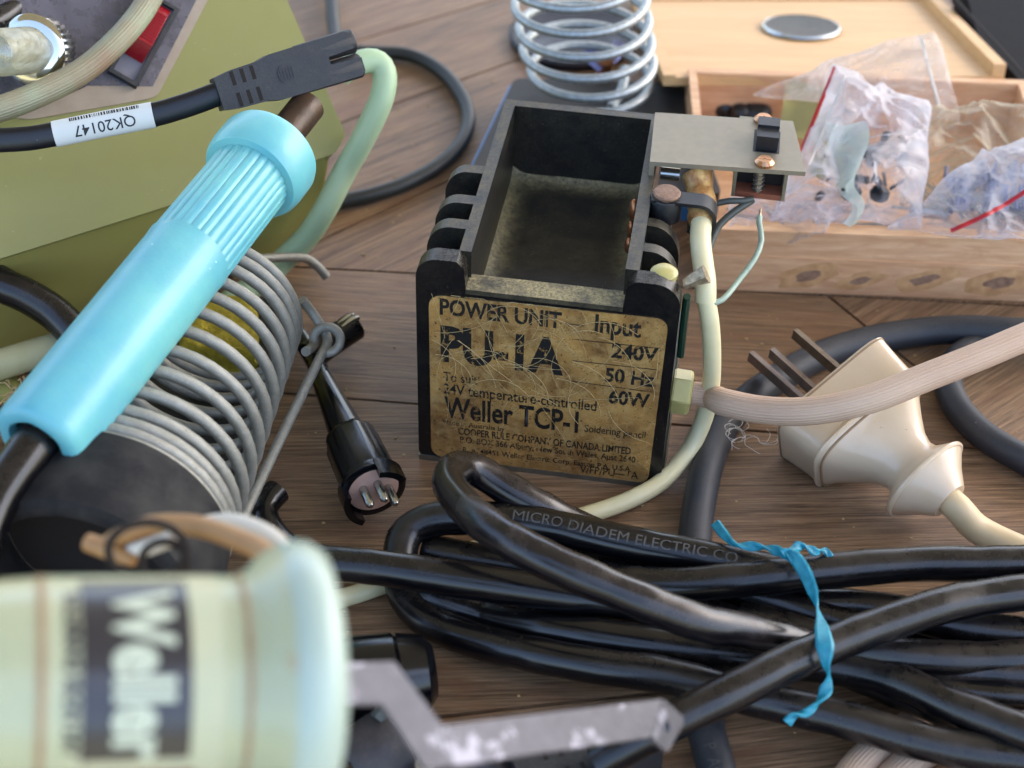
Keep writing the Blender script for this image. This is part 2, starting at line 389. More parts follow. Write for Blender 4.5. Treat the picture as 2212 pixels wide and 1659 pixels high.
mat('blue_plastic', '#58a2b2', .36, sss=.3, specks=(1.3, '#d8f4f2', .03), var=(.3, .8, '#7bbfb6'), wear=(3.5, .665, '#8fb9b4'), coat=.1, bump=(5, .008))
mat('barrel', '#30241c', .4, metal=.3, var=(2, 1., '#4e3a2a'), rvar=.15, bump=(8, .01))
mat('sponge', '#bcaa34', .9, var=(5, .7, '#8a7c1c'), bump=(7, .12))
mat('rubber', '#19191b', .7, spec=.2, var=(1.2, .6, '#3b3935'), bump=(16, .01), specks=(3, '#5a554c', .03))
mat('gloss_black', '#07080b', .18, specks=(5, '#77777a', .035), bump=(9, .003))
mat('bakelite', '#b89484', .55, var=(3, .4, '#a07a60'))
mat('plug_cream', '#cbb598', .28, var=(.8, .5, '#bfa786'), wear=(5, .665, '#8d7353'), coat=.3, sss=.05, bump=(3, .006))
mat('pcb_brown', '#7a4530', .6, var=(6, .5, '#93543c'))
mat('switch_inside', '#0a0a10', .5)
mat('switch_frame', '#8a8470', .5, metal=.6, var=(3, .5, '#6d6856'))
mat('tie_blue', '#0a7188', .45, sss=.15, var=(4, .4, '#3fb3c4'), bump=(14, .01))
mat('pale_handle', '#a8aa88', .3, sss=.12, var=(.5, .6, '#9ca587'), wear=(1.6, .64, '#a58e6a'), coat=.3)
mat('pale_tip', '#a0b0a4', .33, sss=.1, coat=.25)
mat('grime', '#8a6a48', .7, var=(2, .8, '#a09070'))
mat('band_black', '#2c2a2d', .3, coat=.3)
mat('band_red', '#6a1a26', .4)
mat('band_print', '#b8bfa8', .5)
mat('band_paper', '#a9ad90', .5, var=(1, .5, '#c0b890'))
mat('bracket_metal', '#54535a', .42, metal=.6, wear=(.9, .53, '#84838e'), var=(2.5, .6, '#403f45'), bump=(5, .02))
mat('wire_brown', '#a07a4c', .5, var=(1.5, .6, '#8f5f34'))
mat('wire_white', '#cfc8bb', .45)
mat('coin_metal', '#2c2924', .5, metal=.5, var=(4, .9, '#4a463e'), bump=(4, .03))
mat('slab_dark', '#141315', .75, spec=.15, var=(1, .5, '#1d1b1d'))
mat('plate_black', '#1d1c1c', .5, dust=('#4a443c', .6, .9), bump=(12, .005))
mat('blue_edge', '#3d7fc0', .35)
mat('disc_dark', '#17151f', .5, rvar=.15)
mat('wing_blue', '#8a8cb4', .3, metal=.6)
mat('copper', '#a5683f', .35, metal=.8, var=(4, .6, '#c08a66'))
mat('white_label', '#c9c9c2', .45)
mat('paper_yellow', '#a79d62', .6, var=(1, .6, '#8f8a5a'))
mat('paper_mint', '#9fc0bd', .45, sss=.1, var=(1.4, .5, '#c5d4ca'))
mat('black_small', '#16181c', .35, bump=(5, .02))
mat('zip_red', '#b0141f', .4)
mat('fluff', '#b29a6c', .9)
mat('green_wire', '#143628', .4)
mat('dark_connector', '#232126', .35, bump=(6, .03), dust=('#5a5048', .4, 2))
film('bag_film', '#e4e2e8', .76); film('bag_pink', '#ecdfd4', .68); film('bag_tan', '#cfc2a6', .8); film('strip_film', '#e4efe8', .3)
film('clear_plastic', '#c8c4a8', .45)
INK = ink('worn_ink', '#0d0c0b', .565, 5.0); INK2 = ink('worn_ink_fine', '#15120d', .545, 6.)
CINK = ink('cable_print', '#5d5a57', .50, 4.); MATS['ink_black'] = mat('ink_black', '#161616', .5)
mat('cable_print_white', '#4c4a48', .7)
def m_(k): return MATS[k]

# ------------------------------------------------------------------ table (setting)
def clip(poly, p, ang, side):                 # keep the side*left half plane of the line through p at ang
    d = Vector((math.cos(ang), math.sin(ang))); out = []
    f = lambda q: side * (d.x * (q[1] - p[1]) - d.y * (q[0] - p[0]))
    for i in range(len(poly)):
        a, b = poly[i-1], poly[i]; fa, fb = f(a), f(b)
        if fa * fb < 0: t = fa / (fa - fb); out.append((a[0] + (b[0]-a[0]) * t, a[1] + (b[1]-a[1]) * t))
        if fb >= 0: out.append(b)
    return out
table = thing('table_top', None, None, (0, 30, 0)); table['kind'] = 'structure'; del_keys = [k for k in ('label', 'category') if k in table]
BIG = [(-45, 2), (45, 2), (45, 110), (-45, 110)]
def plank(poly, ang, gap=.10, drop=0.):
    if len(poly) < 3: return
    k = len(poly); area = sum(poly[i-1][0]*poly[i][1] - poly[i][0]*poly[i-1][1] for i in range(k))
    if area < 0: poly = poly[::-1]
    for i in range(k):                        # shrink towards the inside to open the joints
        a, b = poly[i-1], poly[i]
    q = poly
    for i in range(k):
        a, b = poly[i-1], poly[i]; an = math.atan2(b[1]-a[1], b[0]-a[0])
        if math.dist(a, b) < 1e-4: continue
        q = clip(q, (a[0] - math.sin(an) * gap / 2, a[1] + math.cos(an) * gap / 2), an, 1)
        if len(q) < 3: return
    cx = sum(p[0] for p in q) / len(q); cy = sum(p[1] for p in q) / len(q); c_, s_ = math.cos(-ang), math.sin(-ang)
    bm = B(); fr = Frame((0, 0, 0), (1, 0, 0), (0, 1, 0))
    loc = [((x-cx) * c_ - (y-cy) * s_, (x-cx) * s_ + (y-cy) * c_) for x, y in q]
    add_prism(bm, fr, loc, -1.2, -drop, .045, 2)
    me = bpy.data.meshes.new('plank'); bmesh.ops.recalc_face_normals(bm, faces=bm.faces[:]); bm.to_mesh(me); bm.free(); me.materials.append(m_('table_wood'))
    o = bpy.data.objects.new('plank', me); COL.objects.link(o); o.parent = table
    o.location = Vector((cx, cy, 0)) - table.location; o.rotation_euler.z = ang
L4 = ((-6.02, 40.45), R(-2.1)); L5 = ((-4.97, 34.47), R(-4.2)); L6 = ((-1.48, 23.5), R(10)); DG = ((9.62, 39.75), R(-56.8))
up = clip(BIG, *L4, 1)
plank(clip(clip(clip(BIG, *L4, -1), *L5, 1), *DG, -1), R(-3))
plank(clip(clip(BIG, *L5, -1), *L6, 1), R(4))
plank(clip(BIG, *L6, -1), R(11), drop=.01)
right = clip(clip(clip(BIG, *L4, -1), *L5, 1), *DG, 1)
plank(right, R(40))
seams = [((-6.17, 41.9), R(43)), ((-6.1, 48.95), R(38)), ((-6.5, 54.4), R(35)), ((-7, 60.2), R(33)), ((-8, 67), R(33)), ((-9, 74), R(33))]
for i in range(len(seams) - 1):
    plank(clip(clip(up, *seams[i], 1), *seams[i+1], -1), R(38))
low = [(seams[0][0][0] + math.sin(R(43)) * k * 6, seams[0][0][1] - math.cos(R(43)) * k * 6) for k in range(0, 8)]
for a, b in zip(low, low[1:]): plank(clip(clip(up, a, R(43), -1), b, R(43), 1), R(42))
plank(clip(up, *seams[-1], 1), R(33))
g = B(); add_box(g, Frame((0, 0, 0), (1, 0, 0), (0, 1, 0)), -44.9, 44.9, 2.1, 109.9, -2.2, -1.0)
obj('gap_shade_sheet', g, m_('gap_dark'), table, smooth=False)  # dark sheet added below so the plank gaps look shaded
# unseen surroundings: deck floor, roof added to block the high sky, sunlit lawn round it
g = B(); IDF = Frame((0, 0, 0), (1, 0, 0), (0, 1, 0)); add_box(g, IDF, -230, 230, -170, 300, -80, -75)
obj('deck_floor', g, mat('deck_boards', '#7a6550', .7, var=(.02, .5, '#5b4a3a')), None, smooth=False, kind='structure')
g = B(); add_box(g, IDF, -200, 200, -45, 300, 165, 177)
obj('added_roof', g, mat('roof_lining', '#adaeb4', .8), None, smooth=False, kind='structure')
g = B(); bmesh.ops.create_grid(g, x_segments=2, y_segments=2, size=2800)
for v in g.verts: v.co.z = -110
obj('lawn', g, mat('lawn_grass', '#85805f', .9, var=(.01, .6, '#6a6a45')), None, smooth=False, kind='structure')

# ------------------------------------------------------------------ power unit
UO = W(905, 990); UX = (W(1425, 1055) - UO).normalized()
U = Frame(UO, UX, (-UX.y, UX.x, 0))
unit = thing('power_unit', 'dusty black finned power unit with a worn brass nameplate, standing in the middle', 'power unit', U(3.25, 3.8, 0))
DUSTY = mat('tray_floor_dusty', '#101114', .45, bump=(14, .01), specks=(7, '#a39a78', .07))
_t = DUSTY.node_tree; _b = _t.nodes['Principled BSDF']; _src = _b.inputs['Base Color'].links[0].from_socket
_a = _t.nodes.new('ShaderNodeVertexColor'); _a.layer_name = 'dust'; _n = _t.nodes.new('ShaderNodeTexNoise'); _n.inputs['Scale'].default_value = 7; _n.inputs['Detail'].default_value = 6; _n.inputs['Roughness'].default_value = .85
_tc = _t.nodes.new('ShaderNodeTexCoord'); _t.links.new(_tc.outputs['Object'], _n.inputs[0])
_m = _t.nodes.new('ShaderNodeMapRange'); _m.inputs[1].default_value = .3; _m.inputs[2].default_value = .62; _t.links.new(_n.outputs['Fac'], _m.inputs[0])
_k = _t.nodes.new('ShaderNodeMath'); _k.operation = 'MULTIPLY'; _t.links.new(_m.outputs[0], _k.inputs[0]); _t.links.new(_a.outputs[0], _k.inputs[1])
_x = _t.nodes.new('ShaderNodeMix'); _x.data_type = 'RGBA'; _t.links.new(_k.outputs[0], _x.inputs[0]); _t.links.new(_src, _x.inputs[6]); _x.inputs[7].default_value = lin('#8f8660')
_t.links.new(_x.outputs[2], _b.inputs['Base Color'])
XZ = Frame(U(0, 0, 0), U.ex, (0, 0, 1))       # u along width, v up, n towards the viewer (front face at n = 0)
g = B()
# front plate with the notch for the tray
fp = [(0.06, .12), (6.44, .12)] + [(6.5, .3)] + [(5.85 + .65 * math.cos(R(a)), 6.05 + .65 * math.sin(R(a))) for a in range(0, 91, 10)] + [(5.38, 6.7), (5.18, 6.5), (5.12, 5.9), (1.25, 5.9), (1.2, 6.5), (1.02, 6.7)] + [(.55 - .55 * math.cos(R(a)), 6.15 + .55 * math.sin(R(a))) for a in range(90, -1, -10)] + [(0, .3)]
add_prism(g, XZ, fp, 0, -.5, .09, 4)
obj('front_plate', g, m_('case_black'), unit)
ZF = Frame(U(0, 0, 0), U.ex, U.ey)            # u width, v depth, n up
g = B()
# tray walls
for box in ((1.0, 1.3, .48, 7.7), (5.08, 5.42, .48, 7.7)): add_box(g, ZF, *box, 3.6, 6.7, .05)
add_box(g, ZF, 1.02, 5.4, 7.42, 7.72, 3.6, 6.69, .05)
obj('tray_wall', g, m_('fin_black'), unit)
g = B(); add_box(g, ZF, 1.25, 5.12, -.03, .62, 5.78, 5.92, .04); add_box(g, ZF, 1.27, 5.1, .1, .6, 3.6, 5.8); obj('tray_lip', g, m_('tray_black'), unit)
g = B(); t = B()
# dished tray floor with rounded corners
NX, NY = 30, 46; vv = {}
for i in range(NX + 1):
    for j in range(NY + 1):
        u = 1.28 + 3.84 * i / NX; v = .5 + 6.95 * j / NY
        du = min(u - 1.28, 5.12 - u); dv = min(v - .5, 7.45 - v); e = max(0, .45 - du) ** 2 / .9 + max(0, .45 - dv) ** 2 / .9
        vv[i, j] = g.verts.new(ZF(u, v, 4.32 + e + .02 * noise.noise(Vector((u * 3, v * 3, 0)))))
for i in range(NX):
    for j in range(NY): g.faces.new((vv[i, j], vv[i+1, j], vv[i+1, j+1], vv[i, j+1]))
t.free()
cl_ = g.loops.layers.color.new('dust')
for f in g.faces:
    for lp in f.loops:
        q_ = (lp.vert.co - U.o); u, v = q_.dot(U.ex), q_.dot(U.ey); nz_ = noise.noise(Vector((u * 1.3, v * 1.3, 3))) * .5 + noise.noise(Vector((u * 3.5, v * 3.5, 9))) * .3
        ed = min(u - 1.28, 5.12 - u, 7.45 - v, (v - .5) * 1.3); a = max(0, 1 - ed / .75) * .75 + (.34 if v > 3.2 + nz_ * 1.6 + (u - 3) * .25 else .06) + nz_ * .35
        if math.hypot((u - 3.3) / 1.5, (v - 1.9) / 1.5) < 1 + nz_ * .5: a = min(a, .08)
        a = max(0, min(1, a)); lp[cl_] = (a, a, a, 1)
obj('tray_floor', g, DUSTY, unit)
g = B(); add_box(g, ZF, 1.05, 5.35, .4, 7.7, .1, 4.25, .05); obj('core_body', g, m_('fin_black'), unit)
def fin(side, v0, v1, top=6.68, out=None):
    g = B(); fr = Frame(ZF(0, v0, 0), U.ex, (0, 0, 1))
    arc = lambda cx, cy, rx, ry: [(cx + rx * math.cos(R(a)), cy + ry * math.sin(R(a))) for a in range(0, 91, 10)]
    if side < 0: p = [(1.1, .3), (1.1, top)] + [(-x, y) for x, y in arc(-.6, top - .75, .6, .75)][::-1] + [(0, .3)]
    else: p = [(5.3, .3), (out, .3)] + arc(out - .75, top - 1.0, .75, 1.0) + [(5.3, top)]
    add_prism(g, fr, p, 0, -(v1 - v0), .07, 3); obj('cooling_fin', g, m_('fin_black'), unit)
for v0, v1 in ((1.42, 1.82), (2.52, 2.9), (3.94, 4.3)): fin(-1, v0, v1)
for v0, v1, o_ in ((1.5, 1.85, 6.35), (2.6, 2.95, 6.3), (3.85, 4.15, 6.0)): fin(1, v0, v1, 6.55, o_)
g = B(); add_prism(g, XZ, [(.02, .0), (.0, .17), (6.5, .17), (6.55, .45), (6.6, .0)], .04, -7.6, .03); obj('base_plate', g, m_('zinc'), unit)
# nameplate
lab = [XZ.hit(*p, .012) for p in ((926, 636), (1445, 690), (1399, 1046), (932, 983))]
rp = round_poly([lab[0], lab[1], lab[2], lab[3]], .38, 6)
g = B(); add_prism(g, XZ, rp[::-1], .004, .03, .006, 1)
plate = obj('nameplate', g, m_('gold_label'), unit)
LB = Frame(XZ(*lab[3], .033), XZ(*lab[2]) - XZ(*lab[3]), (0, 0, 1))
def lt(s, px, py, px2, h, mt=None, bold=.0, name='lettering'):
    """line of print from pixel (px,py) baseline start to px2, cap height h px"""
    a = XZ.hit(px, py, .034); dy = (px2 - px) * .118; b = XZ.hit(px2, py + dy, .034)
    w = math.dist(a, b); size = h / 78.5 / .757 * 1.38
    bm = text_mesh(s, size, bold * size); xm = max(v.co.x for v in bm.verts); x0 = min(v.co.x for v in bm.verts)
    k = w / (xm - x0); e = Vector((b[0]-a[0], b[1]-a[1])).normalized(); n2 = Vector((-e.y, e.x))
    for v in bm.verts:
        x, y = (v.co.x - x0) * k, v.co.y; v.co = XZ(a[0] + e.x * x + n2.x * y * .98, a[1] + e.y * x + n2.y * y, .036)
    return obj(name, bm, mt or INK, plate, smooth=False)
lt('POWER UNIT', 950, 678, 1212, 30, bold=.03)
lt('PU-1A', 952, 776, 1216, 66, bold=.045)
lt('Input', 1284, 717, 1384, 34, bold=.025)
lt('240V', 1320, 771, 1420, 28, bold=.03)
lt('50 Hz', 1306, 823, 1412, 27, bold=.03)
lt('60W', 1314, 870, 1402, 27, bold=.03)
lt('To suit', 958, 822, 1032, 19, INK2, .01)
lt('24V temperature-controlled', 958, 849, 1288, 21, INK2, .012)
lt('Weller TCP-1', 960, 900, 1248, 44, bold=.022)
lt('Soldering pencil', 1262, 932, 1394, 15, INK2, .012)
lt('Made in Australia by', 957, 916, 1090, 10, INK2, .008)
lt('COOPER RULE COMPANY OF CANADA LIMITED', 990, 938, 1362, 15, INK2, .02)
lt('P.O. BOX 366 Albury, New South Wales, Aust 2640', 994, 955, 1372, 13, INK2, .014)
lt('R. A. 48451 Weller Electric Corp. Easton P.A. U.S.A.', 1000, 976, 1364, 11, INK2, .012)
lt('V/FP/PU\u20141A', 1252, 1020, 1378, 16, INK2, .008)
g = B()
for (x0, y0, x1, y1) in ((1222, 699, 1262, 704), (1240, 733, 1425, 753), (1236, 779, 1420, 799), (1230, 823, 1408, 847)):
    a = Vector(XZ.hit(x0, y0, .036)); b = Vector(XZ.hit(x1, y1, .036)); n2 = Vector((-(b-a).y, (b-a).x)).normalized() * .012
    g.faces.new([g.verts.new(XZ(*q, .036)) for q in (a - n2, b - n2, b + n2, a + n2)])
obj('rule_line', g, INK, plate, smooth=False)
# cobwebby fibres on the plate
g = B(); rnd = random.Random(4)
for _ in range(58):
    u = rnd.uniform(.5, 5.6); v = rnd.uniform(2.2, 5.6); a = rnd.uniform(0, 6.28); kurv = rnd.uniform(-.9, .9); pts = []
    for k in range(7):
        pts.append(XZ(min(6.1, max(.4, u)), min(5.7, max(.4, v)), .05 + .015 * rnd.random())); u += math.cos(a) * .3; v += math.sin(a) * .3; a += kurv * .45
    add_tube(g, pts, rnd.uniform(.003, .0075), n=4, step=.12)
obj('dust_fibres', g, m_('fluff'), unit, kind='stuff')
# copper drip inside the tray, front screw head, broken lug
g = B(); p = ZF(4.95, 4.6, 5.6); add_ball(g, p, .28, .5, .8, 1.2); add_ball(g, ZF(4.93, 4.2, 5.25), .2, .5, .7, 1.3); add_ball(g, ZF(4.93, 3.9, 4.95), .2, .6, .8, 1.2)
obj('copper_blob', g, m_('copper'), unit)
g = B(); add_lathe(g, W(1434, 596, 6.5), (0, 0, 1), [(0, .34), (.12, .34), (.2, .26), (.24, .1), (.245, 0)], 24); obj('screw_head', g, m_('gland_cream'), unit)
g = B(); a = W(1478, 612, 6.4); b = W(1526, 592, 6.7); d = (b - a)
add_tube(g, [a, a + d * .5, b], [.13, .15, .19], n=7, step=.1, jitter=.6); add_tube(g, [a + Vector((0, -.1, 0)), b + Vector((.0, -.15, .05))], [.1, .12], n=6, step=.1, jitter=.5)
obj('broken_lug', g, m_('wire_core'), unit)
g = B(); add_tube(g, WW([(1484, 640, 5.9), (1478, 690, 5.0), (1470, 768, 3.6)]), .1, n=8); obj('green_tab', g, m_('green_wire'), unit)

# aluminium bracket with slide switch, bolted to the unit
br = thing('switch_bracket', 'flat aluminium bracket carrying a small slide switch, beside the black power unit', 'bracket', ZF(5.6, 5.5, 6.8))
def c2(x, y): return ((1560 + x * .22604) * .8641, (240 + y * .22604) * .8641)
BZ = 7.12
q = [ZF.hit(*c2(*p), BZ) for p in ((345, 180), (1870, 280), (2010, 840), (285, 725))]
g = B(); add_prism(g, ZF, q[::-1], BZ - .13, BZ, .012, 1); obj('plate', g, m_('aluminium'), br)
g = B(); a, d = q[0], q[3]; add_prism(g, ZF, [(a[0] - .005, a[1]), (a[0] + .13, a[1]), (d[0] + .13, d[1] + .002), (d[0] - .005, d[1] + .002)][::-1], BZ - 1.05, BZ - .131, .01, 1); obj('flange', g, m_('aluminium'), br)
g = B(); add_lathe(g, ZF(5.55, 5.2, 6.45), U.ex, [(0, .18), (.5, .18)], 14, mod=lambda a, t: 1); obj('bolt', g, m_('steel'), br)
sw = thing('slide_switch', 'small black slide switch with two brass screws in the aluminium bracket', 'switch', ZF(8.15, 6.4, 5.9))
q2 = [ZF.hit(*c2(*p), BZ) for p in ((1430, 620), (1690, 650), (1705, 420), (1470, 405))]
kx0, kx1 = 7.93, 8.5
g = B(); add_box(g, ZF, kx0, kx1, 5.75, 6.62, BZ - .1, BZ + .42, .03)
add_box(g, ZF, kx0, kx1, 6.2, 6.62, BZ + .40, BZ + .5, .03); obj('slider', g, m_('dark_plastic'), sw)
g = B(); add_box(g, ZF, kx0 - .06, kx1 + .06, 5.66, 6.75, BZ - .02, BZ + .006, 0); obj('slot', g, m_('switch_inside'), sw, smooth=False)
for (px, py), nm in (((1545, 250), 's'), ((1555, 720), 's')):
    u, v = ZF.hit(*c2(px, py), BZ + .08); g = B()
    add_lathe(g, ZF(u, v, BZ + .003), (0, 0, 1), [(0, .26), (.07, .26), (.15, .18), (.15, .12)], 24, caps=False)
    add_lathe(g, ZF(u, v, BZ + .05), (0, 0, 1), [(0, .13), (.1, .125)], 12)
    for an in (0, 1.57):
        add_box(g, Frame(ZF(u, v, BZ + .03), U.ex * math.cos(an) + U.ey * math.sin(an), U.ey * math.cos(an) - U.ex * math.sin(an)), -.17, .17, -.02, .02, 0, .13)
    obj('brass_screw', g, m_('brass_screw'), sw)
g = B()                                      # hollow sheet metal body under the plate
x0, x1, y0, y1, z0, z1 = 7.45, 8.85, 5.15, 7.6, BZ - 1.12, BZ - .14
for b in ((x0, x0 + .09, y0, y1, z0, z1), (x1 - .09, x1, y0, y1, z0, z1), (x0 + .09, x1 - .09, y0, y1, z1 - .09, z1)): add_box(g, ZF, *b, .01, 1)
add_box(g, ZF, x0 + .09, x1 - .09, y1 - .09, y1, z0, z1 - .09); obj('switch_shell', g, m_('switch_frame'), sw)
g = B(); add_box(g, ZF, x0 + .095, x1 - .095, y0 + .04, y1 - .1, z0 - .02, z0 + .14, .01, 1); obj('terminal_board', g, m_('pcb_brown'), sw)
g = B(); add_box(g, ZF, x0 + .1, x1 - .1, y0 + .5, y1 - .1, z0 + .15, z1 - .1); obj('switch_core', g, m_('switch_inside'), sw)
g = B(); prof = []
for k in range(26): prof.append((k * .034, .125 if k % 4 in (0, 1) else .175))
u, v = 8.12, 5.33; add_lathe(g, ZF(u, v, z0 + .16), (0, 0, 1), prof, 14); obj('screw_thread', g, m_('steel'), sw)

# P clip with rivet holding the cream lead
pc = thing('cable_clip', 'black plastic cable clip with a rusty rivet gripping the cream lead', 'cable clip', ZF(5.8, 3.5, 6.5))
cw = [ZF.hit(*c2(*p), 6.75) for p in ((320, 1130), (620, 1110), (1000, 1130))]
CC = W(1514, 424, 6.35)                       # centre of the lead in the clip
g = B(); cu, cv = ZF.hit(1514, 424, 6.35)
ru, rv = ZF.hit(1439.6, 425, 6.8)
n = 26; ring = []
cu, _c = ZF.hit(1514, 424, 6.45); FT = Frame(ZF(0, rv - .06, 6.40), U.ex, (0, 0, 1))
pin, pout = [], []
for k in range(n + 1):
    a = R(92 - 215 * k / n); pin.append((cu + .37 * math.cos(a), .37 * math.sin(a))); pout.append((cu + .47 * math.cos(a), .47 * math.sin(a)))
path = [(ru - .36, .33), (ru, .36)] + pin[:1]
poly = [(ru - .36, .38)] + pin + pout[::-1] + [(ru - .36, .47)]
add_prism(g, FT, poly, -.27, .27, .02, 1); obj('strap', g, m_('dark_plastic'), pc)
g = B(); add_lathe(g, ZF(ru, rv, 6.2), (0, 0, 1), [(0, .42), (.6, .42), (.64, .4)], 28); obj('strap_end', g, m_('dark_plastic'), pc)
g = B(); add_lathe(g, ZF(ru, rv, 6.845), (0, 0, 1), [(0, .34), (.08, .36), (.12, .33), (.14, .2), (.142, 0)], 28); obj('rivet', g, m_('rivet'), pc)

# cream lead: glued end in the clip, down and round in an arc over the table
lead = thing('cream_lead', 'cream lead with a brown glued end, hanging down the right side of the power unit', 'cable', W(1514, 424, 0))
pts = WW([(1507, 380, 6.6), (1514, 424, 6.35), (1516, 470, 6.3), (1513, 520, 6.2), (1520, 580, 6.0), (1524, 612, 5.9)])
obj('thick_sleeve', add_tube(B(), pts[2:] + [W(1524, 650, 5.5)], .27, n=20), m_('cable_cream'), lead)
obj('glue_end', add_tube(B(), pts[:3] + [W(1514, 484, 6.25)], [.36, .37, .4, .3], n=22, step=.06, jitter=.25), m_('glue'), lead)
lp = WW([(1524, 640, 5.6), (1533, 690, 5.0), (1538, 760, 3.9), (1536, 830, 2.6), (1522, 900, 1.5), (1490, 970, .7), (1430, 1040, .35), (1350, 1084, .25), (1250, 1118, .24), (1130, 1160, .24), (1000, 1195, .24), (900, 1235, .24), (820, 1266, .25), (740, 1292, .26), (640, 1310, .26)])
obj('thin_lead', add_tube(B(), lp, .235, n=18), m_('cable_cream'), lead)
obj('cut_core', add_tube(B(), WW([(1500, 352, 6.7), (1501, 382, 6.65)]), .1, n=10), m_('wire_grey'), lead)
w1 = tube_obj('wire', WW([(1536, 655, 5.5), (1560, 648, 5.5), (1600, 600, 5.6), (1630, 560, 5.8), (1645, 520, 5.9), (1640, 480, 6.0), (1641, 468, 6.05)]), .075, m_('wire_mint'), n=12,
      label='thin mint green wire curving up to a bared end beside the cream lead', cat='wire')
obj('bare_end', add_tube(B(), WW([(1641, 470, 6.05), (1643, 452, 6.1)]), [.05, .03], n=6), m_('wire_core'), w1)
tube_obj('wire', WW([(1545, 440, 6.0), (1575, 434, 6.1), (1605, 434, 6.1), (1625, 430, 6.05)]), .085, m_('wire_grey'), n=12, label='short grey wire bending from the clip into the slide switch', cat='wire', group='grey switch wires')
tube_obj('wire', WW([(1526, 560, 5.3), (1535, 525, 5.5), (1555, 485, 5.7), (1590, 455, 5.9), (1625, 432, 6.0)]), .1, m_('wire_grey'), n=12, label='longer grey wire rising along the cream lead to the slide switch', cat='wire', group='grey switch wires')

# gland and ribbed pink lead
gl = thing('cable_gland', 'cream plastic hexagonal cable gland on the right side of the power unit', 'cable gland', W(1452, 843, 2.2))
gc = W(1452, 843, 2.3); gx = (U.ex * .97 + Vector((0, 0, -.05))).normalized()
g = B(); add_lathe(g, gc - gx * .55, gx, [(0, .38), (.5, .38), (.53, .56), (.56, .6), (1.0, .6), (1.05, .55), (1.07, .36)], 6, ang0=.3); 
bmesh.ops.bevel(g, geom=g.edges[:], offset=.035, segments=2, affect='EDGES', clamp_overlap=True); obj('hex_nut', g, m_('gland_cream'), gl)
tube_obj('ribbed_lead', [gc + gx * .3, gc + gx * 1.0] + WW([(1560, 868, 2.55), (1650, 886, 2.9), (1760, 887, 3.4), (1880, 862, 3.9), (2000, 815, 4.3), (2110, 772, 4.6), (2230, 722, 4.9), (2320, 690, 5.0)]), [.30, .33] + [.36] * 10, m_('cable_pink'),
         n=36, label='thick ribbed pinkish lead running from the gland across the cream plug', cat='cable')

# ------------------------------------------------------------------ cream three pin plug
def cq(x, y): return (1347.8 + .3906 * x, 604.8 + .3906 * y)
plug = thing('mains_plug', 'cream three pin mains plug with brass pins, lying on its side on the wood', 'plug', W(1800, 1000, 0))
A0 = Vector((8.50, 33.20, 1.75)); ax = (Vector((11.20, 29.95, 1.15)) - A0).normalized()
Mj = Vector((2.62, 1.82, 1.25)); Mj = (Mj - Mj.dot(ax) * ax).normalized(); Nj = Mj.cross(ax); Nj = Nj if Nj.z > 0 else -Nj
def loft(sections, n=40):
    g = B(); rings = []
    for t, a, b, ex, sh in sections:
        ring = []
        for i in range(n):
            th = 2 * math.pi * i / n; c_, s_ = math.cos(th), math.sin(th)
            x = a * math.copysign(abs(c_) ** (2 / ex), c_); y = b * math.copysign(abs(s_) ** (2 / ex), s_)
            ring.append(g.verts.new(A0 + ax * t + Mj * x + Nj * (y + sh)))
        rings.append(ring)
    for p, q_ in zip(rings, rings[1:]):
        for i in range(n): g.faces.new((p[i], p[(i+1) % n], q_[(i+1) % n], q_[i]))
    g.faces.new(rings[0][::-1]); g.faces.new(rings[-1]); return g
g = loft([(0, 1.86, 1.20, 6, -.1), (.06, 1.92, 1.26, 6, -.1), (.14, 1.90, 1.24, 6, -.1), (.75, 1.84, 1.22, 5, -.1), (1.30, 1.80, 1.20, 4.5, -.1), (1.38, 1.84, 1.24, 4.2, -.1), (1.46, 1.82, 1.22, 4, -.1), (1.53, 1.74, 1.15, 3.6, -.1),
          (1.8, 1.50, 1.05, 3, -.08), (2.2, 1.18, .92, 2.6, -.06), (2.6, .90, .80, 2.3, -.04), (2.9, .80, .74, 2.1, -.02), (3.1, .86, .76, 2, 0), (3.25, 1.08, .86, 2, 0), (3.36, 1.24, .96, 2, 0), (3.46, 1.28, .99, 2, 0), (3.56, 1.22, .95, 2, 0), (3.9, .86, .72, 2, 0), (4.2, .62, .56, 2, 0), (4.32, .52, .5, 2, 0)], 56)
obj('plug_body', g, m_('plug_cream'), plug)
def ring_at(t, a, b, ex, sh, rad, m, nm):
    pts = []
    for i in range(49):
        th = 2 * math.pi * i / 48; c_, s_ = math.cos(th), math.sin(th)
        pts.append(A0 + ax * t + Mj * (a * math.copysign(abs(c_) ** (2 / ex), c_)) + Nj * (b * math.copysign(abs(s_) ** (2 / ex), s_) + sh))
    return obj(nm, add_tube(B(), pts, rad, n=8, step=.1, caps=False), m, plug)
ring_at(1.52, 1.77, 1.17, 3.8, -.1, .035, mat('plug_grime', '#8d7355', .6), 'mould_line')
ring_at(1.38, 1.84, 1.23, 4.2, -.1, .06, m_('plug_cream'), 'ridge')
ring_at(.10, 1.90, 1.24, 6, -.1, .03, m_('plug_grime'), 'mould_line')
ring_at(3.46, 1.27, .98, 2, 0, .07, m_('plug_cream'), 'ridge')
for (b0, b1, ln, wd_, th, z_) in (((1215, 530), (950, 300), 2.0, .3, .08, 1.95), ((1080, 640), (790, 375), 2.0, .3, .08, 1.55), ((950, 640), (765, 478), 1.9, .31, .08, 1.1)):
    a = W(*cq(*b0), z_); b = W(*cq(*b1), z_); d = (b - a).normalized() * .6 - ax * .4; d.normalize()
    fr = Frame(a - d * .25, d, Nj * .8 + Mj * .35); g = B(); pm = 'brass_pin' if b0[0] == 1215 else 'dull_pin'
    add_box(g, fr, 0, ln + .25, -wd_ / 2, wd_ / 2, -th, th, .03); obj('pin', g, m_(pm), plug)
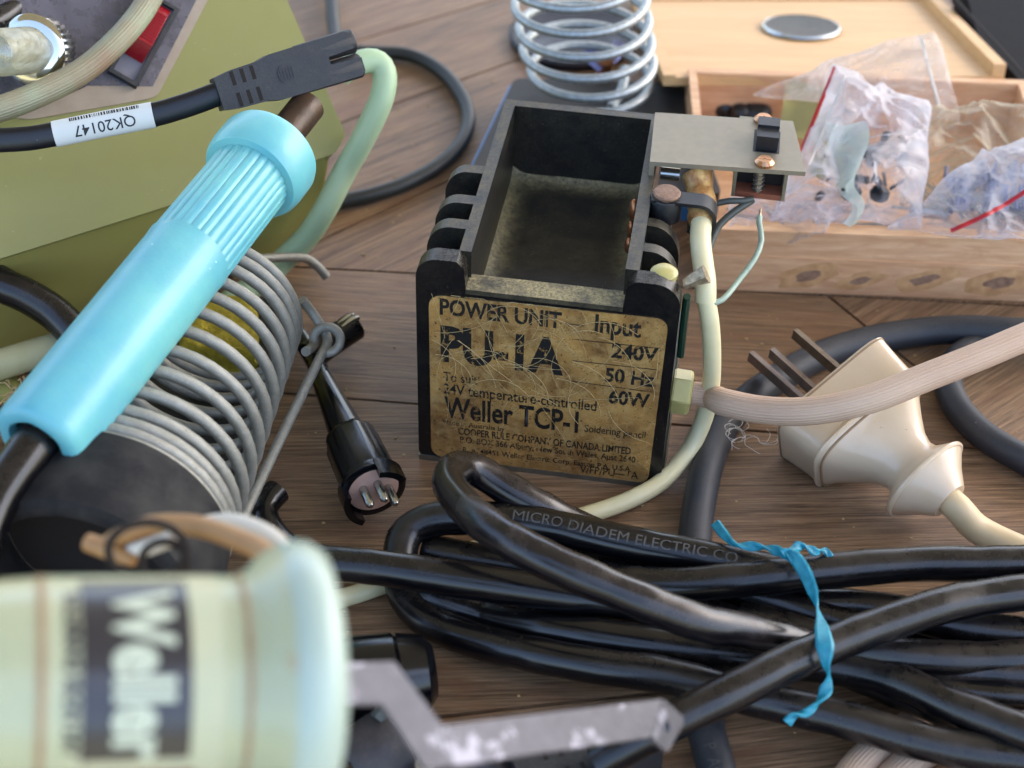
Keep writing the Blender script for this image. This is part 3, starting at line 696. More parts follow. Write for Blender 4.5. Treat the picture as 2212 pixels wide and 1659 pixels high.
e0 = A0 + ax * 4.2
tube_obj('flex', [e0, e0 + ax * .4] + WW([(2110, 1142, .6), (2212, 1192, .4), (2310, 1230, .38)]), [.37, .37, .38, .38, .38, .38, .38], m_('cable_cream_b'), parent=plug, n=28)

# ------------------------------------------------------------------ olive soldering station
SO = Vector((-6.13, 41.28, 0)); sa = (W(724, 332, 3.95) - W(0, 559, 3.95)).normalized(); sb = Vector((-sa.y, sa.x, 0))   # right, back
PK = W(747, 290, 4.75)
st = thing('soldering_station', 'olive green soldering station case with a sloping front panel', 'soldering station', SO - sa * 8 + sb * 5)
def sect(u, t, z): return SO + sa * u + sb * t + Vector((0, 0, z))
pk = PK - SO; pu, pt = pk.dot(sa), pk.dot(sb)
g = B(); lo = [sect(u, t, .12) for u, t in ((0, 0), (-22, 0), (-22, 13), (0, 13))]; hi = [sect(u, t, 3.92) for u, t in ((.36, -.72), (-22.4, -.72), (-22.4, 13.7), (.36, 13.7))]
a = [g.verts.new(p) for p in lo]; b = [g.verts.new(p) for p in hi]; g.faces.new(a[::-1]); g.faces.new(b)
for i in range(4): g.faces.new((a[i], a[(i+1) % 4], b[(i+1) % 4], b[i]))
bmesh.ops.bevel(g, geom=[e for e in g.edges if abs((e.verts[0].co - e.verts[1].co).normalized().z) > .8 or e.verts[0].co.z < 1 and e.verts[1].co.z < 1], offset=.28, segments=4, affect='EDGES')
obj('lower_tray', g, m_('olive_tray'), st)
up_ = (sb + Vector((0, 0, 1.0))).normalized(); SF = Frame(W(724, 332, 3.97), sa, up_)
def sp(px, py, n=.02): return SF.hit(px, py, n)
sh = [sp(*p, 0) for p in ((724, 332), (747, 291), (620, 0), (560, -130))]; sh = [(sh[0][0], 0)] + sh[1:] + [(-22.5, sh[3][1]), (-22.5, 0)]
g = B(); add_prism(g, SF, round_poly(sh, .12, 3), -4.2, 0, .05, 2)
obj('upper_shell', g, m_('olive_paint'), st)
g = B(); add_prism(g, Frame(SO, sa, sb), [(.3, -.6), (-22.3, -.6), (-22.3, 13.5), (.3, 13.5)], 3.85, 4.0); obj('case_seam', g, m_('gap_dark'), st, smooth=False)
pl = [sp(*p) for p in ((470, -40), (341, 206), (322, 214), (75, 257), (60, 258), (-90, 240), (-90, -40))]
g = B(); add_prism(g, SF, round_poly(pl, .15, 3), .004, .05, .01, 1); fplate = obj('front_panel', g, m_('plate_edge'), st)
pl2 = [sp(*p) for p in ((444, -40), (330, 182), (200, 164), (150, 236), (75, 252), (-90, 228), (-90, -40))]
pl2 = [sp(*p) for p in ((444, -40), (330, 187), (190, 186), (60, 244), (-90, 226), (-90, -40))]
g = B(); add_prism(g, SF, pl2, .052, .066, .004, 1); obj('grey_inlay', g, m_('plate_metal'), fplate)
# rocker switch
rk = [sp(*p, .07) for p in ((372, 7), (398, 9), (318, 168), (294, 168), (240, 154), (262, 112))]
s0 = Vector(sp(352, 10, .07)); s1 = Vector(sp(269, 161, .07)); RU = (s0 - s1).normalized()
w0 = Vector(sp(243, 154, .07)); w1_ = Vector(sp(296, 167, .07))
RF = Frame(SF(*w0, .07), SF(RU.x, RU.y) - SF(0, 0), SF(*w1_) - SF(*w0)); LW = (w1_ - w0).length
LL = (s0 - s1).length + .05
RF2 = RF
vs = 1 if (SF(0, 0, 1) - SF(0, 0, 0)).dot(RF.ez) > 0 else -1
g = B(); wv = abs((SF(*w1_) - SF(*w0)).dot(RF.ey))
def rbox(g, u0, u1, v0, v1, n0, n1, bv=0.): return add_box(g, RF, u0, u1, v0, v1, n0 * vs, n1 * vs, bv)
for b in ((-.12, 0, -.1, wv + .12), (LL, LL + .1, -.1, wv + .12), (0, LL, -.1, 0), (0, LL, wv, wv + .14)): rbox(g, *b, -.05, .2, .01)
rb = obj('rocker_bezel', g, m_('moulded_plastic'), st)
g = B(); rbox(g, 0, LL, 0, wv, -.02, .04); obj('rocker_well', g, m_('grey_plastic'), rb)
g = B(); sidef = [(.62, .02), (.68, .28), (1.02, .58), (LL - .12, .16), (LL - .02, .05)]
fr = Frame(RF(0, .06, 0), RF.ex, RF.ez * vs); add_prism(g, fr, sidef + [(LL - .02, -.05), (.55, -.05)], 0, (wv - .12) * (1 if fr.ez.dot(RF.ey) > 0 else -1), .02, 2)
for k in range(11):
    t_ = 1.12 + k * (LL - 1.4) / 11; rbox(g, t_, t_ + .06, .09, wv - .09, .1, .60 - .42 * (t_ - 1.02) / (LL - 1.14), 0)
obj('red_rocker', g, m_('red_switch'), rb)
# indicator / plug with knurled chrome collar
jk = thing('panel_lamp', 'clear cylinder in a knurled chrome collar on the grey panel', 'indicator lamp', SF(*sp(85, 110), 0))
jo = SF(*sp(92, 108), .06); jd = (SF.ez * .75 - SF.ex * .65 - SF.ey * .12).normalized()
g = B(); add_lathe(g, jo - jd * .3, jd, [(0, .80), (.1, .86), (.75, .86), (.82, .8)], 64, mod=lambda a, t: 1 + .035 * math.cos(a * 32))
obj('knurled_collar', g, m_('steel'), jk)
g = B(); add_lathe(g, jo + jd * .5, jd, [(0, .84), (.08, .96), (.16, .98), (.24, .92), (.3, .78)], 48); obj('chrome_ring', g, m_('chrome'), jk)
g = B(); add_lathe(g, jo + jd * .78, jd, [(0, .64), (1.6, .62), (1.9, .5), (2.0, .2)], 32); obj('clear_sleeve', g, m_('clear_plastic'), jk)
g = B(); add_lathe(g, jo + jd * .7, jd, [(0, .35), (1.5, .3), (1.6, .1)], 20); obj('inner_contact', g, m_('steel'), jk)

# ribbed mint cable in front of the panel
tube_obj('ribbed_cable', [D(*p) for p in ((420, -150, 47.2), (345, -40, 46.2), (303, 30, 45.4), (250, 92, 44.6), (180, 152, 44.0), (100, 196, 43.4), (10, 232, 42.8), (-90, 262, 42.3))], .34, m_('cable_mint_dirty'), n=36,
         label='thick ribbed mint cable stained brown, crossing the grey front panel', cat='cable')
tube_obj('black_cable', [D(*p) for p in ((110, -70, 47), (65, -15, 46), (20, 30, 45), (-60, 75, 44))], .34, m_('cable_black'), label='black cable passing the top left corner above the grey panel', cat='cable')

# flat black figure eight lead with its plug
fl = thing('figure_eight_lead', 'flat black lead with a white sleeve tag and a moulded two hole plug', 'lead', D(420, 230, 44))
fpts = [D(*p) for p in ((-80, 305, 41.6), (0, 303, 41.7), (63, 299, 41.8), (117, 290, 41.9), (226, 268, 42.0), (332, 248, 42.1), (410, 225, 42.2), (470, 203, 42.3), (500, 192, 42.4))]
vn = (CAM - fpts[4]).normalized()
obj('flat_cord', add_tube(B(), fpts, .31, n=28, flat=(1.0, .55, vn)), m_('cable_flat_black'), fl)
sl_ = [fpts[3] + (fpts[4] - fpts[3]) * .05, fpts[4] * .98 + fpts[3] * .02, fpts[5]]
tg = obj('sleeve_tag', add_tube(B(), [fpts[3], fpts[4], fpts[5]], .335, n=28, flat=(1.0, .56, vn), caps=False), m_('white_label'), fl)
dirx = (fpts[5] - fpts[3]).normalized(); ydir = vn.cross(dirx); TF = Frame((fpts[3] + fpts[5]) / 2 + vn * 0, -dirx, -ydir)
mid4 = Vector(fpts[4]); off = (mid4 - TF.o).dot(TF.ey)
def on_tag(bm):
    for v in bm.verts:
        x, y = v.co.x, v.co.y; L_ = (fpts[5] - fpts[3]).length / 2
        bow = off * (1 - (x / L_) ** 2); h = .335 * .56 * math.sqrt(max(0, 1 - (y / .335) ** 2)) + .008
        v.co = TF.o + TF.ex * x + TF.ey * (y + bow) + vn * h
bm = text_mesh('QK20147', .40, .002, 1.0, 'CENTER', .08)
for v in bm.verts: v.co.y -= .09; v.co.x -= .02
on_tag(bm); obj('lettering', bm, m_('ink_black'), tg, smooth=False)
bm = B(); rnd = random.Random(3); x = -.95
while x < .85:
    w = rnd.choice((.015, .03, .045)); bm.faces.new([bm.verts.new((px_, py_, 0)) for px_, py_ in ((x, -.315), (x + w, -.315), (x + w, -.235), (x, -.235))]); x += w + rnd.choice((.015, .03))
on_tag(bm); obj('barcode', bm, m_('ink_black'), tg, smooth=False)
p0 = D(468, 205, 42.3); p1 = D(770, 114, 43.4); cx_ = (p1 - p0).normalized(); KF = Frame(p0, cx_, vn.cross(cx_)); K = KF
if K.ez.dot(vn) < 0: K = Frame(p0, cx_, -(vn.cross(cx_)))
LK = (p1 - p0).length; g = B()
outline = [(0, -.42), (.5, -.5), (1.2, -.52), (1.55, -.60), (LK - .1, -.60), (LK, -.5), (LK, -.14), (LK - .85, -.10), (LK - .85, .10), (LK - .12, .14), (LK - .12, .52), (LK - .25, .62), (1.55, .60), (1.2, .52), (.5, .50), (0, .42)]
add_prism(g, K, outline, -.36, .36, .1, 4)
for sx in (-.33, .33): add_lathe(g, K(LK - 1.6, sx, .05), cx_, [(0, .30), (1.55, .33), (1.6, .29)], 20)
kb = obj('moulded_plug', g, m_('moulded_plastic'), fl)
g = B()
for k in range(3):
    for sgn in (-1, 1): add_box(g, K, .42 + k * .27, .52 + k * .27, sgn * .1 if sgn > 0 else -.46, .46 if sgn > 0 else -.1, .33, .366)
obj('relief_slot', g, m_('gap_dark'), kb, smooth=False, kind='stuff')
g = B(); add_prism(g, K, rrect(1.62, 2.1, -.24, .24, .2), .34, .385, .012, 1)
for k in range(5): add_box(g, K, 1.68 + k * .08, 1.70 + k * .08, -.16, .16, .385, .40)
obj('thumb_pad', g, m_('moulded_plastic'), kb)

# mint cable that loops over behind the plug and runs down under the wire stand
tube_obj('mint_cable', WW([(735, 160, 6.2), (760, 143, 6.35), (785, 133, 6.4), (808, 132, 6.35), (824, 143, 6.2), (831, 166, 5.95), (829, 192, 5.7), (820, 225, 5.35), (784, 300, 4.4), (744, 371, 3.4), (704, 449, 2.5), (664, 510, 1.6), (622, 552, 1.0), (570, 602, .7), (500, 650, .6), (430, 700, .6)]), .36, m_('cable_mint'), n=30,
         label='smooth mint green cable looping over the black plug and down beside the olive case', cat='cable')
tube_obj('thin_cable', WW([(700, -60, .6), (715, -5, .5), (722, 60, .4), (740, 105, .4), (800, 113, .3), (880, 118, .28), (945, 148, .27), (990, 195, .27), (1012, 250, .27), (998, 305, .27), (955, 352, .27), (880, 395, .27), (800, 422, .27), (735, 436, .27), (660, 452, .27), (600, 500, .27)]), .25, m_('cable_thin_black'),
         label='thin black cable lying in a wide loop on the wood behind the power unit', cat='cable')

# ------------------------------------------------------------------ blue soldering iron
ir = thing('soldering_iron', 'soldering iron with a light blue ribbed plastic handle, resting on the wire stand', 'soldering iron', D(330, 640, 39))
hA = D(76, 962, 34.6); hB = D(566, 352, 41.4); hx = (hB - hA).normalized(); HL = (hB - hA).length
g = B()
def flat_mod(a, t): return 1
add_lathe(g, hA, hx, [(.25, .60), (.02, .64), (0, .74), (.03, .88), (.12, .97), (.3, 1.0), (HL * .35, 1.03), (HL * .6, 1.06), (HL * .63, 1.08)], 56, caps=False, mod=lambda a, t: 1 + .035 * abs(math.cos(3 * a)) ** 2 * max(0, 1 - t / (HL * .6)))
add_lathe(g, hA, hx, [(HL * .63, 1.05), (HL * .97, 1.04)], 120, caps=False, mod=lambda a, t: 1 - (.035 if (a * 26 / 6.2832) % 1 > .78 else 0))
add_lathe(g, hA, hx, [(HL * .93, .9), (HL * .935, 1.22), (HL * .95, 1.30), (HL * .975, 1.33), (HL * 1.03, 1.33), (HL * 1.045, 1.28), (HL * 1.05, 1.15), (HL * 1.05, .5)], 64, caps=False)
handle = obj('handle', g, m_('blue_plastic'), ir)
g = B(); add_lathe(g, hA + hx * (HL * 1.03), hx, [(0, .5), (.3, .5), (.32, .46), (2.3, .46), (2.34, .3)], 28); obj('barrel', g, m_('barrel'), ir)
tube_obj('cord_boot', [hA + hx * .5, hA - hx * .3, hA - hx * 1.6 + Vector((0, -.1, -.2)), hA - hx * 3 + Vector((.3, -.6, -.8)), hA - hx * 5 + Vector((1, -1.5, -2))], [.50, .50, .46, .42, .4], m_('cable_black'), parent=ir, n=28)

# ------------------------------------------------------------------ wire stand in the foreground left
ws = thing('wire_stand', 'grey coiled wire iron stand with a black rubber mouth ring', 'iron stand', (-8.8, 30, 0))
cN = W(236, 1138, 3.75); cF = Vector((-7.95, 34.4, 3.2)); sx_ = (cF - cN); SL = sx_.length; sx_.normalize()
e1 = (Vector((0, 0, 1)) - Vector((0, 0, 1)).dot(sx_) * sx_).normalized(); e2 = sx_.cross(e1)
ts = []
pos = [0, .035, .07, .115, .20, .30, .40, .50, .60, .69, .77, .85, .91, .96, 1.0]
pts = []
for k in range(len(pos) - 1):
    for j in range(20):
        t = pos[k] + (pos[k+1] - pos[k]) * j / 20; a = 2 * math.pi * j / 20; r = 2.62 + (2.25 - 2.62) * t
        pts.append(cN + sx_ * (SL * t) + (e1 * math.cos(a) + e2 * math.sin(a)) * r)
tail = [W(664, 640, 2.4), W(690, 690, 2.1), W(710, 718, 1.9)]
obj('coil', add_tube(B(), pts, .15, n=14, step=.3), m_('spring_grey'), ws)
g = B(); cR = cN - sx_ * 2.15
add_lathe(g, cR, sx_, [(.4, 2.0), (.0, 2.2), (-.05, 2.4), (.05, 2.62), (.6, 2.75), (1.9, 2.81), (2.15, 2.78), (2.2, 2.6), (2.15, 2.4), (1.2, 2.1), (.4, 2.0)], 64, caps=False); obj('rubber_ring', g, m_('rubber'), ws)
g = B(); add_lathe(g, cR, sx_, [(1.9, 2.3), (1.95, 1.2), (2.0, 0)], 48, caps=False); obj('ring_mouth_shade', g, m_('gap_dark'), ws)  # dark disc added to stand for the shade inside the ring mouth
ec = W(707, 735, 2.0); FE = Frame(ec, (1, 0, 0), d_ * -1)
loop = [FE(.38 * math.cos(a), .36 * math.sin(a), .05 * k) for k, a in enumerate([R(v) for v in (200, 160, 120, 80, 40, 0, -40, -80, -110)])]
obj('support_rod', add_tube(B(), [W(660, 760, 2.2)] + loop + [], .13, n=12, step=.08), m_('spring_grey'), ws)
obj('support_rod', add_tube(B(), [W(652, 648, 3.0), W(672, 672, 2.6), W(700, 715, 2.15), W(708, 738, 2.05), W(690, 775, 2.0), W(600, 960, 1.9), W(522, 1125, 1.8), W(500, 1175, 1.7)], .135, n=12, step=.2), m_('spring_grey'), ws)
obj('wire_hook', add_tube(B(), WW([(560, 560, 2.0), (610, 556, 1.6), (650, 556, 1.2), (668, 562, .9), (690, 580, .55), (705, 598, .25)]), .14, n=12), m_('spring_grey'), ws)
g = B(); FB = Frame((0, 0, 0), (math.cos(R(-5)), math.sin(R(-5)), 0), (-math.sin(R(-5)), math.cos(R(-5)), 0))
bq = [W(470, 1180, .5), W(640, 640, .5), W(330, 640, .5), W(-60, 1180, .5)]
fr0 = Frame((0, 0, 0), (1, 0, 0), (0, 1, 0))
add_prism(g, fr0, round_poly([(p.x, p.y) for p in bq], .6), 0, .45, .08, 2); obj('stand_base', g, m_('dark_plastic'), ws)
sg = B(); bmesh.ops.create_grid(sg, x_segments=30, y_segments=30, size=1)
sq = [W(405, 620, 1.3), W(548, 632, 1.3), W(556, 770, 1.3), W(385, 745, 1.3)]
sg.free(); sg = B(); N_ = 26; top = {}; 
for i in range(N_ + 1):
    for j in range(N_ + 1):
        a, b = i / N_, j / N_; p = sq[3] * (1-a) * (1-b) + sq[2] * a * (1-b) + sq[1] * a * b + sq[0] * (1-a) * b
        e = min(a, 1-a, b, 1-b); w = .12 * noise.noise(p * 1.3); p = p + Vector((w, w, -.25 * max(0, 1 - e * 12) ** 2 + .12 * noise.noise(p * 3)))
        top[i, j] = sg.verts.new(p)
for i in range(N_):
    for j in range(N_): sg.faces.new((top[i, j], top[i+1, j], top[i+1, j+1], top[i, j+1]))
rim = [top[i, 0] for i in range(N_)] + [top[N_, j] for j in range(N_)] + [top[i, N_] for i in range(N_, 0, -1)] + [top[0, j] for j in range(N_, 0, -1)]
bot = [sg.verts.new((v.co.x, v.co.y, .47)) for v in rim]
for i in range(len(rim)): sg.faces.new((rim[i], rim[(i+1) % len(rim)], bot[(i+1) % len(rim)], bot[i]))
obj('sponge', sg, m_('sponge'), None, label='crumbly yellow cleaning sponge seen through the coils of the wire stand', cat='sponge')

# ------------------------------------------------------------------ DIN plug and stub
dp = thing('din_plug', 'black round plug with three steel pins, lying on the wood left of the power unit', 'plug', W(770, 980, 0))
fc = W(806, 1056, 1.05); bc = W(716, 862, .95); dx = (fc - bc).normalized(); DL = (fc - bc).length
g = B(); add_lathe(g, bc, dx, [(-.9, .30), (0, .36), (DL * .42, .50), (DL * .45, .62), (DL * .5, .68), (DL * .93, .76), (DL * .94, .82), (DL * 1.0, .86)], 40, caps=True, mod=lambda a, t: 1 + (.07 if DL * .43 < t < DL * .93 and (a * 9 / 6.283) % 1 > .5 else 0)); 
obj('plug_sleeve', g, m_('gloss_black'), dp)
g = B(); add_lathe(g, fc, dx, [(-.1, .86), (.02, .87), (.05, .8), (.05, .68), (-.0, .66)], 40, caps=False)
fD = Frame(fc, *( (dx.cross(Vector((0, 0, 1))).normalized(), dx.cross(Vector((0, 0, 1))).normalized().cross(dx) * -1)))
for a0, a1 in ((-150, -95), (-20, 60)):
    k = 12; inn = [(.72 * math.cos(R(a0 + (a1-a0) * i / k)), .72 * math.sin(R(a0 + (a1-a0) * i / k))) for i in range(k + 1)]; ou = [(u * 1.24, v * 1.24) for u, v in inn]
    fr = Frame(fc, fD.ex, fD.ey); add_prism(g, fr, inn + ou[::-1], -.15, .42 * (1 if fr.ez.dot(dx) > 0 else -1), .03, 1)
obj('bayonet_ring', g, m_('gloss_black'), dp)
g = B(); add_lathe(g, fc, dx, [(-.05, .70), (.055, .66), (.06, .64), (.06, 0)], 40, caps=False); obj('pin_disc', g, m_('bakelite'), dp)
for (px, py) in ((784, 1056), (815, 1044), (838, 1052)):
    u = W(px, py, fc.z); s_ = Frame(fc, fD.ex, fD.ey); h = s_.hit(px, py, .06 * (1 if s_.ez.dot(dx) > 0 else -1))
    g = B(); add_lathe(g, s_(*h) + dx * .05, dx, [(0, .115), (.62, .115), (.70, .06), (.71, 0)], 14); obj('pin', g, m_('steel'), dp)
tube_obj('tail', [bc - dx * .7] + WW([(690, 800, .75), (668, 760, .6), (640, 720, .5), (600, 700, .5)]), .27, m_('cable_black'), parent=dp)
tube_obj('black_lead', WW([(600, 1060, .9), (570, 1100, .8), (590, 1150, .6), (640, 1200, .45), (700, 1260, .43)]) , .35, m_('cable_black'), label='short black cable bend below the wire rod', cat='cable')
sb_ = thing('cut_cable_end', 'black cut cable end with a bright split tip beside the wire eye', 'cable', W(740, 725, 0))
a = W(668, 770, .75); b = W(766, 704, .9); obj('jacket', add_tube(B(), [a, (a + b) / 2, b], .42, n=24), m_('cable_black'), sb_)
bx = (b - a).normalized(); g = B()
for k in (-1, 1):
    o_ = b - bx * .55 + Vector((0, 0, .36)) + Vector((-bx.y, bx.x, 0)) * .09 * k; add_tube(g, [o_, o_ + bx * .4, o_ + bx * .62 - Vector((0, 0, .05))], [.05, .1, .08], n=8, step=.1, jitter=.4)
obj('split_tip', g, m_('steel'), sb_)
tube_obj('black_lead', WW([(-60, 560, 3.5), (0, 612, 3.2), (60, 640, 2.9), (120, 678, 2.5), (180, 740, 2.0), (260, 830, 1.2)]), .48, m_('cable_black'), label='thick black cable crossing the olive case behind the blue handle', cat='cable')
tube_obj('olive_white_lead', WW([(-60, 808, 1.6), (40, 775, 1.6), (120, 752, 1.5), (210, 730, 1.3), (300, 705, 1.0)]), .42, m_('cable_olive_white'), label='pale cream cable lying along the foot of the olive case', cat='cable')
g = B(); rnd = random.Random(9)
for k in range(26):
    p = W(20 + rnd.random() * 45, 835 + rnd.random() * 40, 1.1); dd = Vector((rnd.uniform(-1, 1), rnd.uniform(-1, 1), rnd.uniform(-.3, .5))) * .5; add_tube(g, [p, p + dd * .5 + Vector((0, .1, .1)), p + dd], .025, n=4)
obj('frayed_strands', g, m_('fluff'), None, kind='stuff')
tube_obj('black_lead', WW([(-40, 800, .5), (30, 850, .8), (60, 900, .6), (40, 980, .5)]), .4, m_('olive_tray'), label='short olive cable stub at the left edge beside the blue handle', cat='cable')

# ------------------------------------------------------------------ upright spring stand behind
bs = thing('spring_stand', 'bright upright wire spring on a black blue-sided base plate behind the power unit', 'iron stand', (2.2, 49, 0))
bz = 1.1; bpoly = [W(*p, bz) for p in ((1112, 168), (1470, 180), (1480, 196), (1560, 420), (1010, 380))]
g = B(); add_prism(g, fr0, round_poly([(p.x, p.y) for p in bpoly][::-1], .35), .3, bz, .06, 2); obj('base_slab', g, m_('plate_black'), bs)
g = B(); add_prism(g, fr0, round_poly([((p.x + .0) * 1.0 - .13, p.y) for p in bpoly][::-1], .35), 0, bz - .18, .04, 1); obj('blue_body', g, m_('blue_edge'), bs)
pts = []; c0 = Vector((2.5, 49.6, 1.4)); 
for k in range(0, 10 * 24):
    a = 2 * math.pi * k / 24; t = k / 24
    pts.append(c0 + Vector((-.16 * t - .0, -.12 * t, .76 * t + .02 * t * t)) + Vector((math.sin(a), -math.cos(a), 0)) * (2.2 - .30 * max(0, 1 - t / 1.6) ** 1.5))
obj('spring', add_tube(B(), pts, .155, n=14, step=.4), m_('spring_bright'), bs)
obj('spring_foot', add_tube(B(), WW([(1350, 150, 1.6), (1345, 190, 1.5), (1320, 235, 1.4)]) , .19, n=12), m_('spring_bright'), bs)
g = B(); dc = W(1235, 72, .3); add_lathe(g, Vector((dc.x, dc.y, 0)), (0, 0, 1), [(0, 2.3), (.25, 2.35), (.35, 2.25), (.3, 2.0), (.2, 0)], 48)
obj('dark_dish', g, m_('disc_dark'), None, label='dark round dish on the wood seen through the upright spring', cat='dish')
wn = thing('wing_nut', 'steel wing nut with bluish wings seen through the upright spring', 'wing nut', W(1305, 150, .2))
g = B(); add_lathe(g, W(1307, 140, 1.2), (0, -.35, .9), [(-.4, .3), (.3, .28), (.32, .1)], 20); obj('hub', g, m_('copper'), wn)
for (a, b, c) in (((1300, 150), (1268, 110), (1296, 175)), ((1312, 140), (1345, 96), (1330, 150))):
    g = B(); add_tube(g, [W(*a, 1.2), W(*b, 1.6)], [.16, .34], n=14, flat=(1, .35, (0, -.5, 1))); obj('wing', g, m_('wing_blue'), wn)

# ------------------------------------------------------------------ wooden box with open lid
bx_ = thing('wooden_box', 'open pale wooden box of small parts with dark knots along its front', 'box', (10.5, 44.5, 0))
th = .42; X0, X1, Y0, Y1, BH = 5.55, 17.0, 40.0, 49.45, 2.25
BF = Frame((X0, Y0, 0), (1, -.012, 0), (.012, 1, 0))
wx = X1 - X0; wy = Y1 - Y0
for nm, b in (('front_wall', (0, wx, 0, .5)), ('back_wall', (.3, wx - .3, wy - .3, wy)), ('side_wall', (0, .28, .505, wy)), ('side_wall', (wx - .3, wx, .505, wy))):
    g = B(); add_box(g, BF, *b, .02, BH, .04, 2); o = obj(nm, g, m_('box_wood'), bx_)
g = B(); add_box(g, BF, .05, wx - .05, -.035, -.0, .02, 1.32, .012, 1); fs = obj('front_strip', g, m_('box_wood'), bx_)
g = B(); add_box(g, BF, .29, wx - .31, .51, wy - .31, .03, .3); obj('floor_board', g, m_('box_wood'), bx_)
KN = mat('knot', '#80604c', .6, var=(5, 1., '#a8846a')); KN2 = mat('knot_halo', '#b98a5c', .6, var=(2.6, 1., '#d9aa78'))
XB = Frame(BF(0, -.036, 0), BF.ex, (0, 0, 1))
for (px, py, r) in ((1747, 597, .36), (1860, 606, .27), (1995, 604, .36), (2160, 612, .42)):
    u, v = XB.hit(px, py, 0); 
    for rr, mt, n_, nm, ext in ((r * 1.9, KN2, .002, 'knot_halo', .72), (r * .8, KN, .005, 'knot', .75)):
        g = B(); vs_ = []
        for i in range(28):
            a = i / 28 * 6.2832; q_ = rr * (1 + .45 * noise.noise(Vector((math.cos(a) * 1.3 + px, math.sin(a) * 1.3, rr)))); x = q_ * math.cos(a) * 1.35; y = q_ * math.sin(a) * ext
            vs_.append(g.verts.new(XB(u + x, min(1.28, max(.06, v + y * .8 + x * .25)), n_)))
        g.faces.new(vs_); obj(nm, g, mt, bx_, smooth=False)
# lid folded back, far edge down on the table
hl = W(1434, 163, BH); hr = W(2172, 160, BH); tl = W(1412, -8, .35); tr_ = W(2050, 0, .35)
ld = thing('box_lid', 'pale plywood box lid folded open behind the box, with a dark metal disc on it', 'lid', (11, 54, 0))
ev = ((tl + tr_) / 2 - (hl + hr) / 2); LX = (hr - hl); LF = Frame(hl + Vector((0, .05, -.1)), LX, ev)
LWd = (hr - hl).length; LLn = 9.6
g = B(); add_box(g, LF, 0, LWd, 0, LLn, -.3, 0); obj('panel', g, m_('lid_wood'), ld)
for nm, b in (('rim', (0, .42, 0, LLn)), ('rim', (LWd - .42, LWd, 0, LLn)), ('rim', (.42, LWd - .42, LLn - .4, LLn))):
    g = B(); add_box(g, LF, *b, .0, .42 if b[0] > 1 else .08, .03, 2); obj(nm, g, m_('lid_wood'), ld)
du, dv = LF.hit(1731, 58, .1); g = B(); add_lathe(g, LF(du, dv, .0), LF.ez, [(.004, 1.38), (.09, 1.42), (.16, 1.36), (.13, 1.2), (.12, 0)], 56)
coin = obj('metal_disc', g, m_('coin_metal'), None, label='round dark metal disc with a bright rim lying on the open box lid', cat='disc')
g = B(); add_lathe(g, LF(du, dv, .0), LF.ez, [(.02, 1.40), (.09, 1.47), (.15, 1.44), (.17, 1.38), (.15, 1.34)], 56, caps=False); obj('rim', g, m_('steel'), coin)
g = B(); sl0 = [W(*p, 1.6) for p in ((2075, -60), (2110, 70), (2240, 215), (2500, 300), (2600, -60))]
add_prism(g, fr0, [(p.x, p.y) for p in sl0][::-1], 0.02, 1.6, .08, 2)
slab = obj('dark_slab', g, m_('slab_dark'), None, label='large dark flat slab at the far right corner beside the box lid', cat='slab')
tube_obj('edge_cord', WW([(2060, 0, 1.5), (2110, 55, 1.5), (2170, 120, 1.5), (2230, 190, 1.5)]), .12, m_('gap_dark'), label='thin dark cord along the edge of the dark slab', cat='cord')

# plastic bags
def bag(name, quad, thick, seed, m, label, cat='bag', n=64, fold=.18, parent=None, lift=None):
    rnd = random.Random(seed); dirs = [(Vector((rnd.uniform(-1, 1), rnd.uniform(-1, 1), rnd.uniform(-1, 1))).normalized(), rnd.uniform(.8, 2.6), rnd.uniform(0, 6)) for _ in range(7)]
    A, Bq, Cq, Dq = quad; up = (Bq - A).cross(Dq - A).normalized(); up = up if up.z > 0 else -up; g = B(); lay = []
    off = Vector((seed * 3.1, 0, 0))
    for sgn in (1, -1):
        V = {}
        for i in range(n + 1):
            for j in range(n + 1):
                a, b = i / n, j / n; p = A * (1-a) * (1-b) + Bq * a * (1-b) + Cq * a * b + Dq * (1-a) * b
                e = min(1, 4.5 * min(a, 1-a, b, 1-b)); e = math.sqrt(e)
                wrp = p + Vector((noise.noise(p * .5 + off), noise.noise(p * .5 + off * 2), 0)) * 1.4
                cr = (abs(noise.noise(wrp * .45 + off)) * 1.3 + abs(noise.noise(wrp * 1.0 - off)) * .7 + abs(noise.noise(wrp * 2.1 + off * 2)) * .32)
                h2 = noise.noise(p * .55 + off)
                edge = Vector((noise.noise(p * .6 + off), noise.noise(p * .6 - off), 0)) * .35
                V[i, j] = None if (sgn < 0 and (i in (0, n) or j in (0, n))) else g.verts.new(p + edge + up * (sgn * thick * e * (.8 + .6 * h2) - fold * 4.5 * cr))
        lay.append(V)
    for V in lay:
        for k_, v in list(V.items()):
            if v is None: V[k_] = lay[0][k_]
        for i in range(n):
            for j in range(n): g.faces.new((V[i, j], V[i+1, j], V[i+1, j+1], V[i, j+1]))
    o = obj(name, g, m, None, label=label, cat=cat, loc=None)
    def surf(a, b, dz=.02):
        V = lay[0]; return None
    return o, (A, Bq, Cq, Dq)
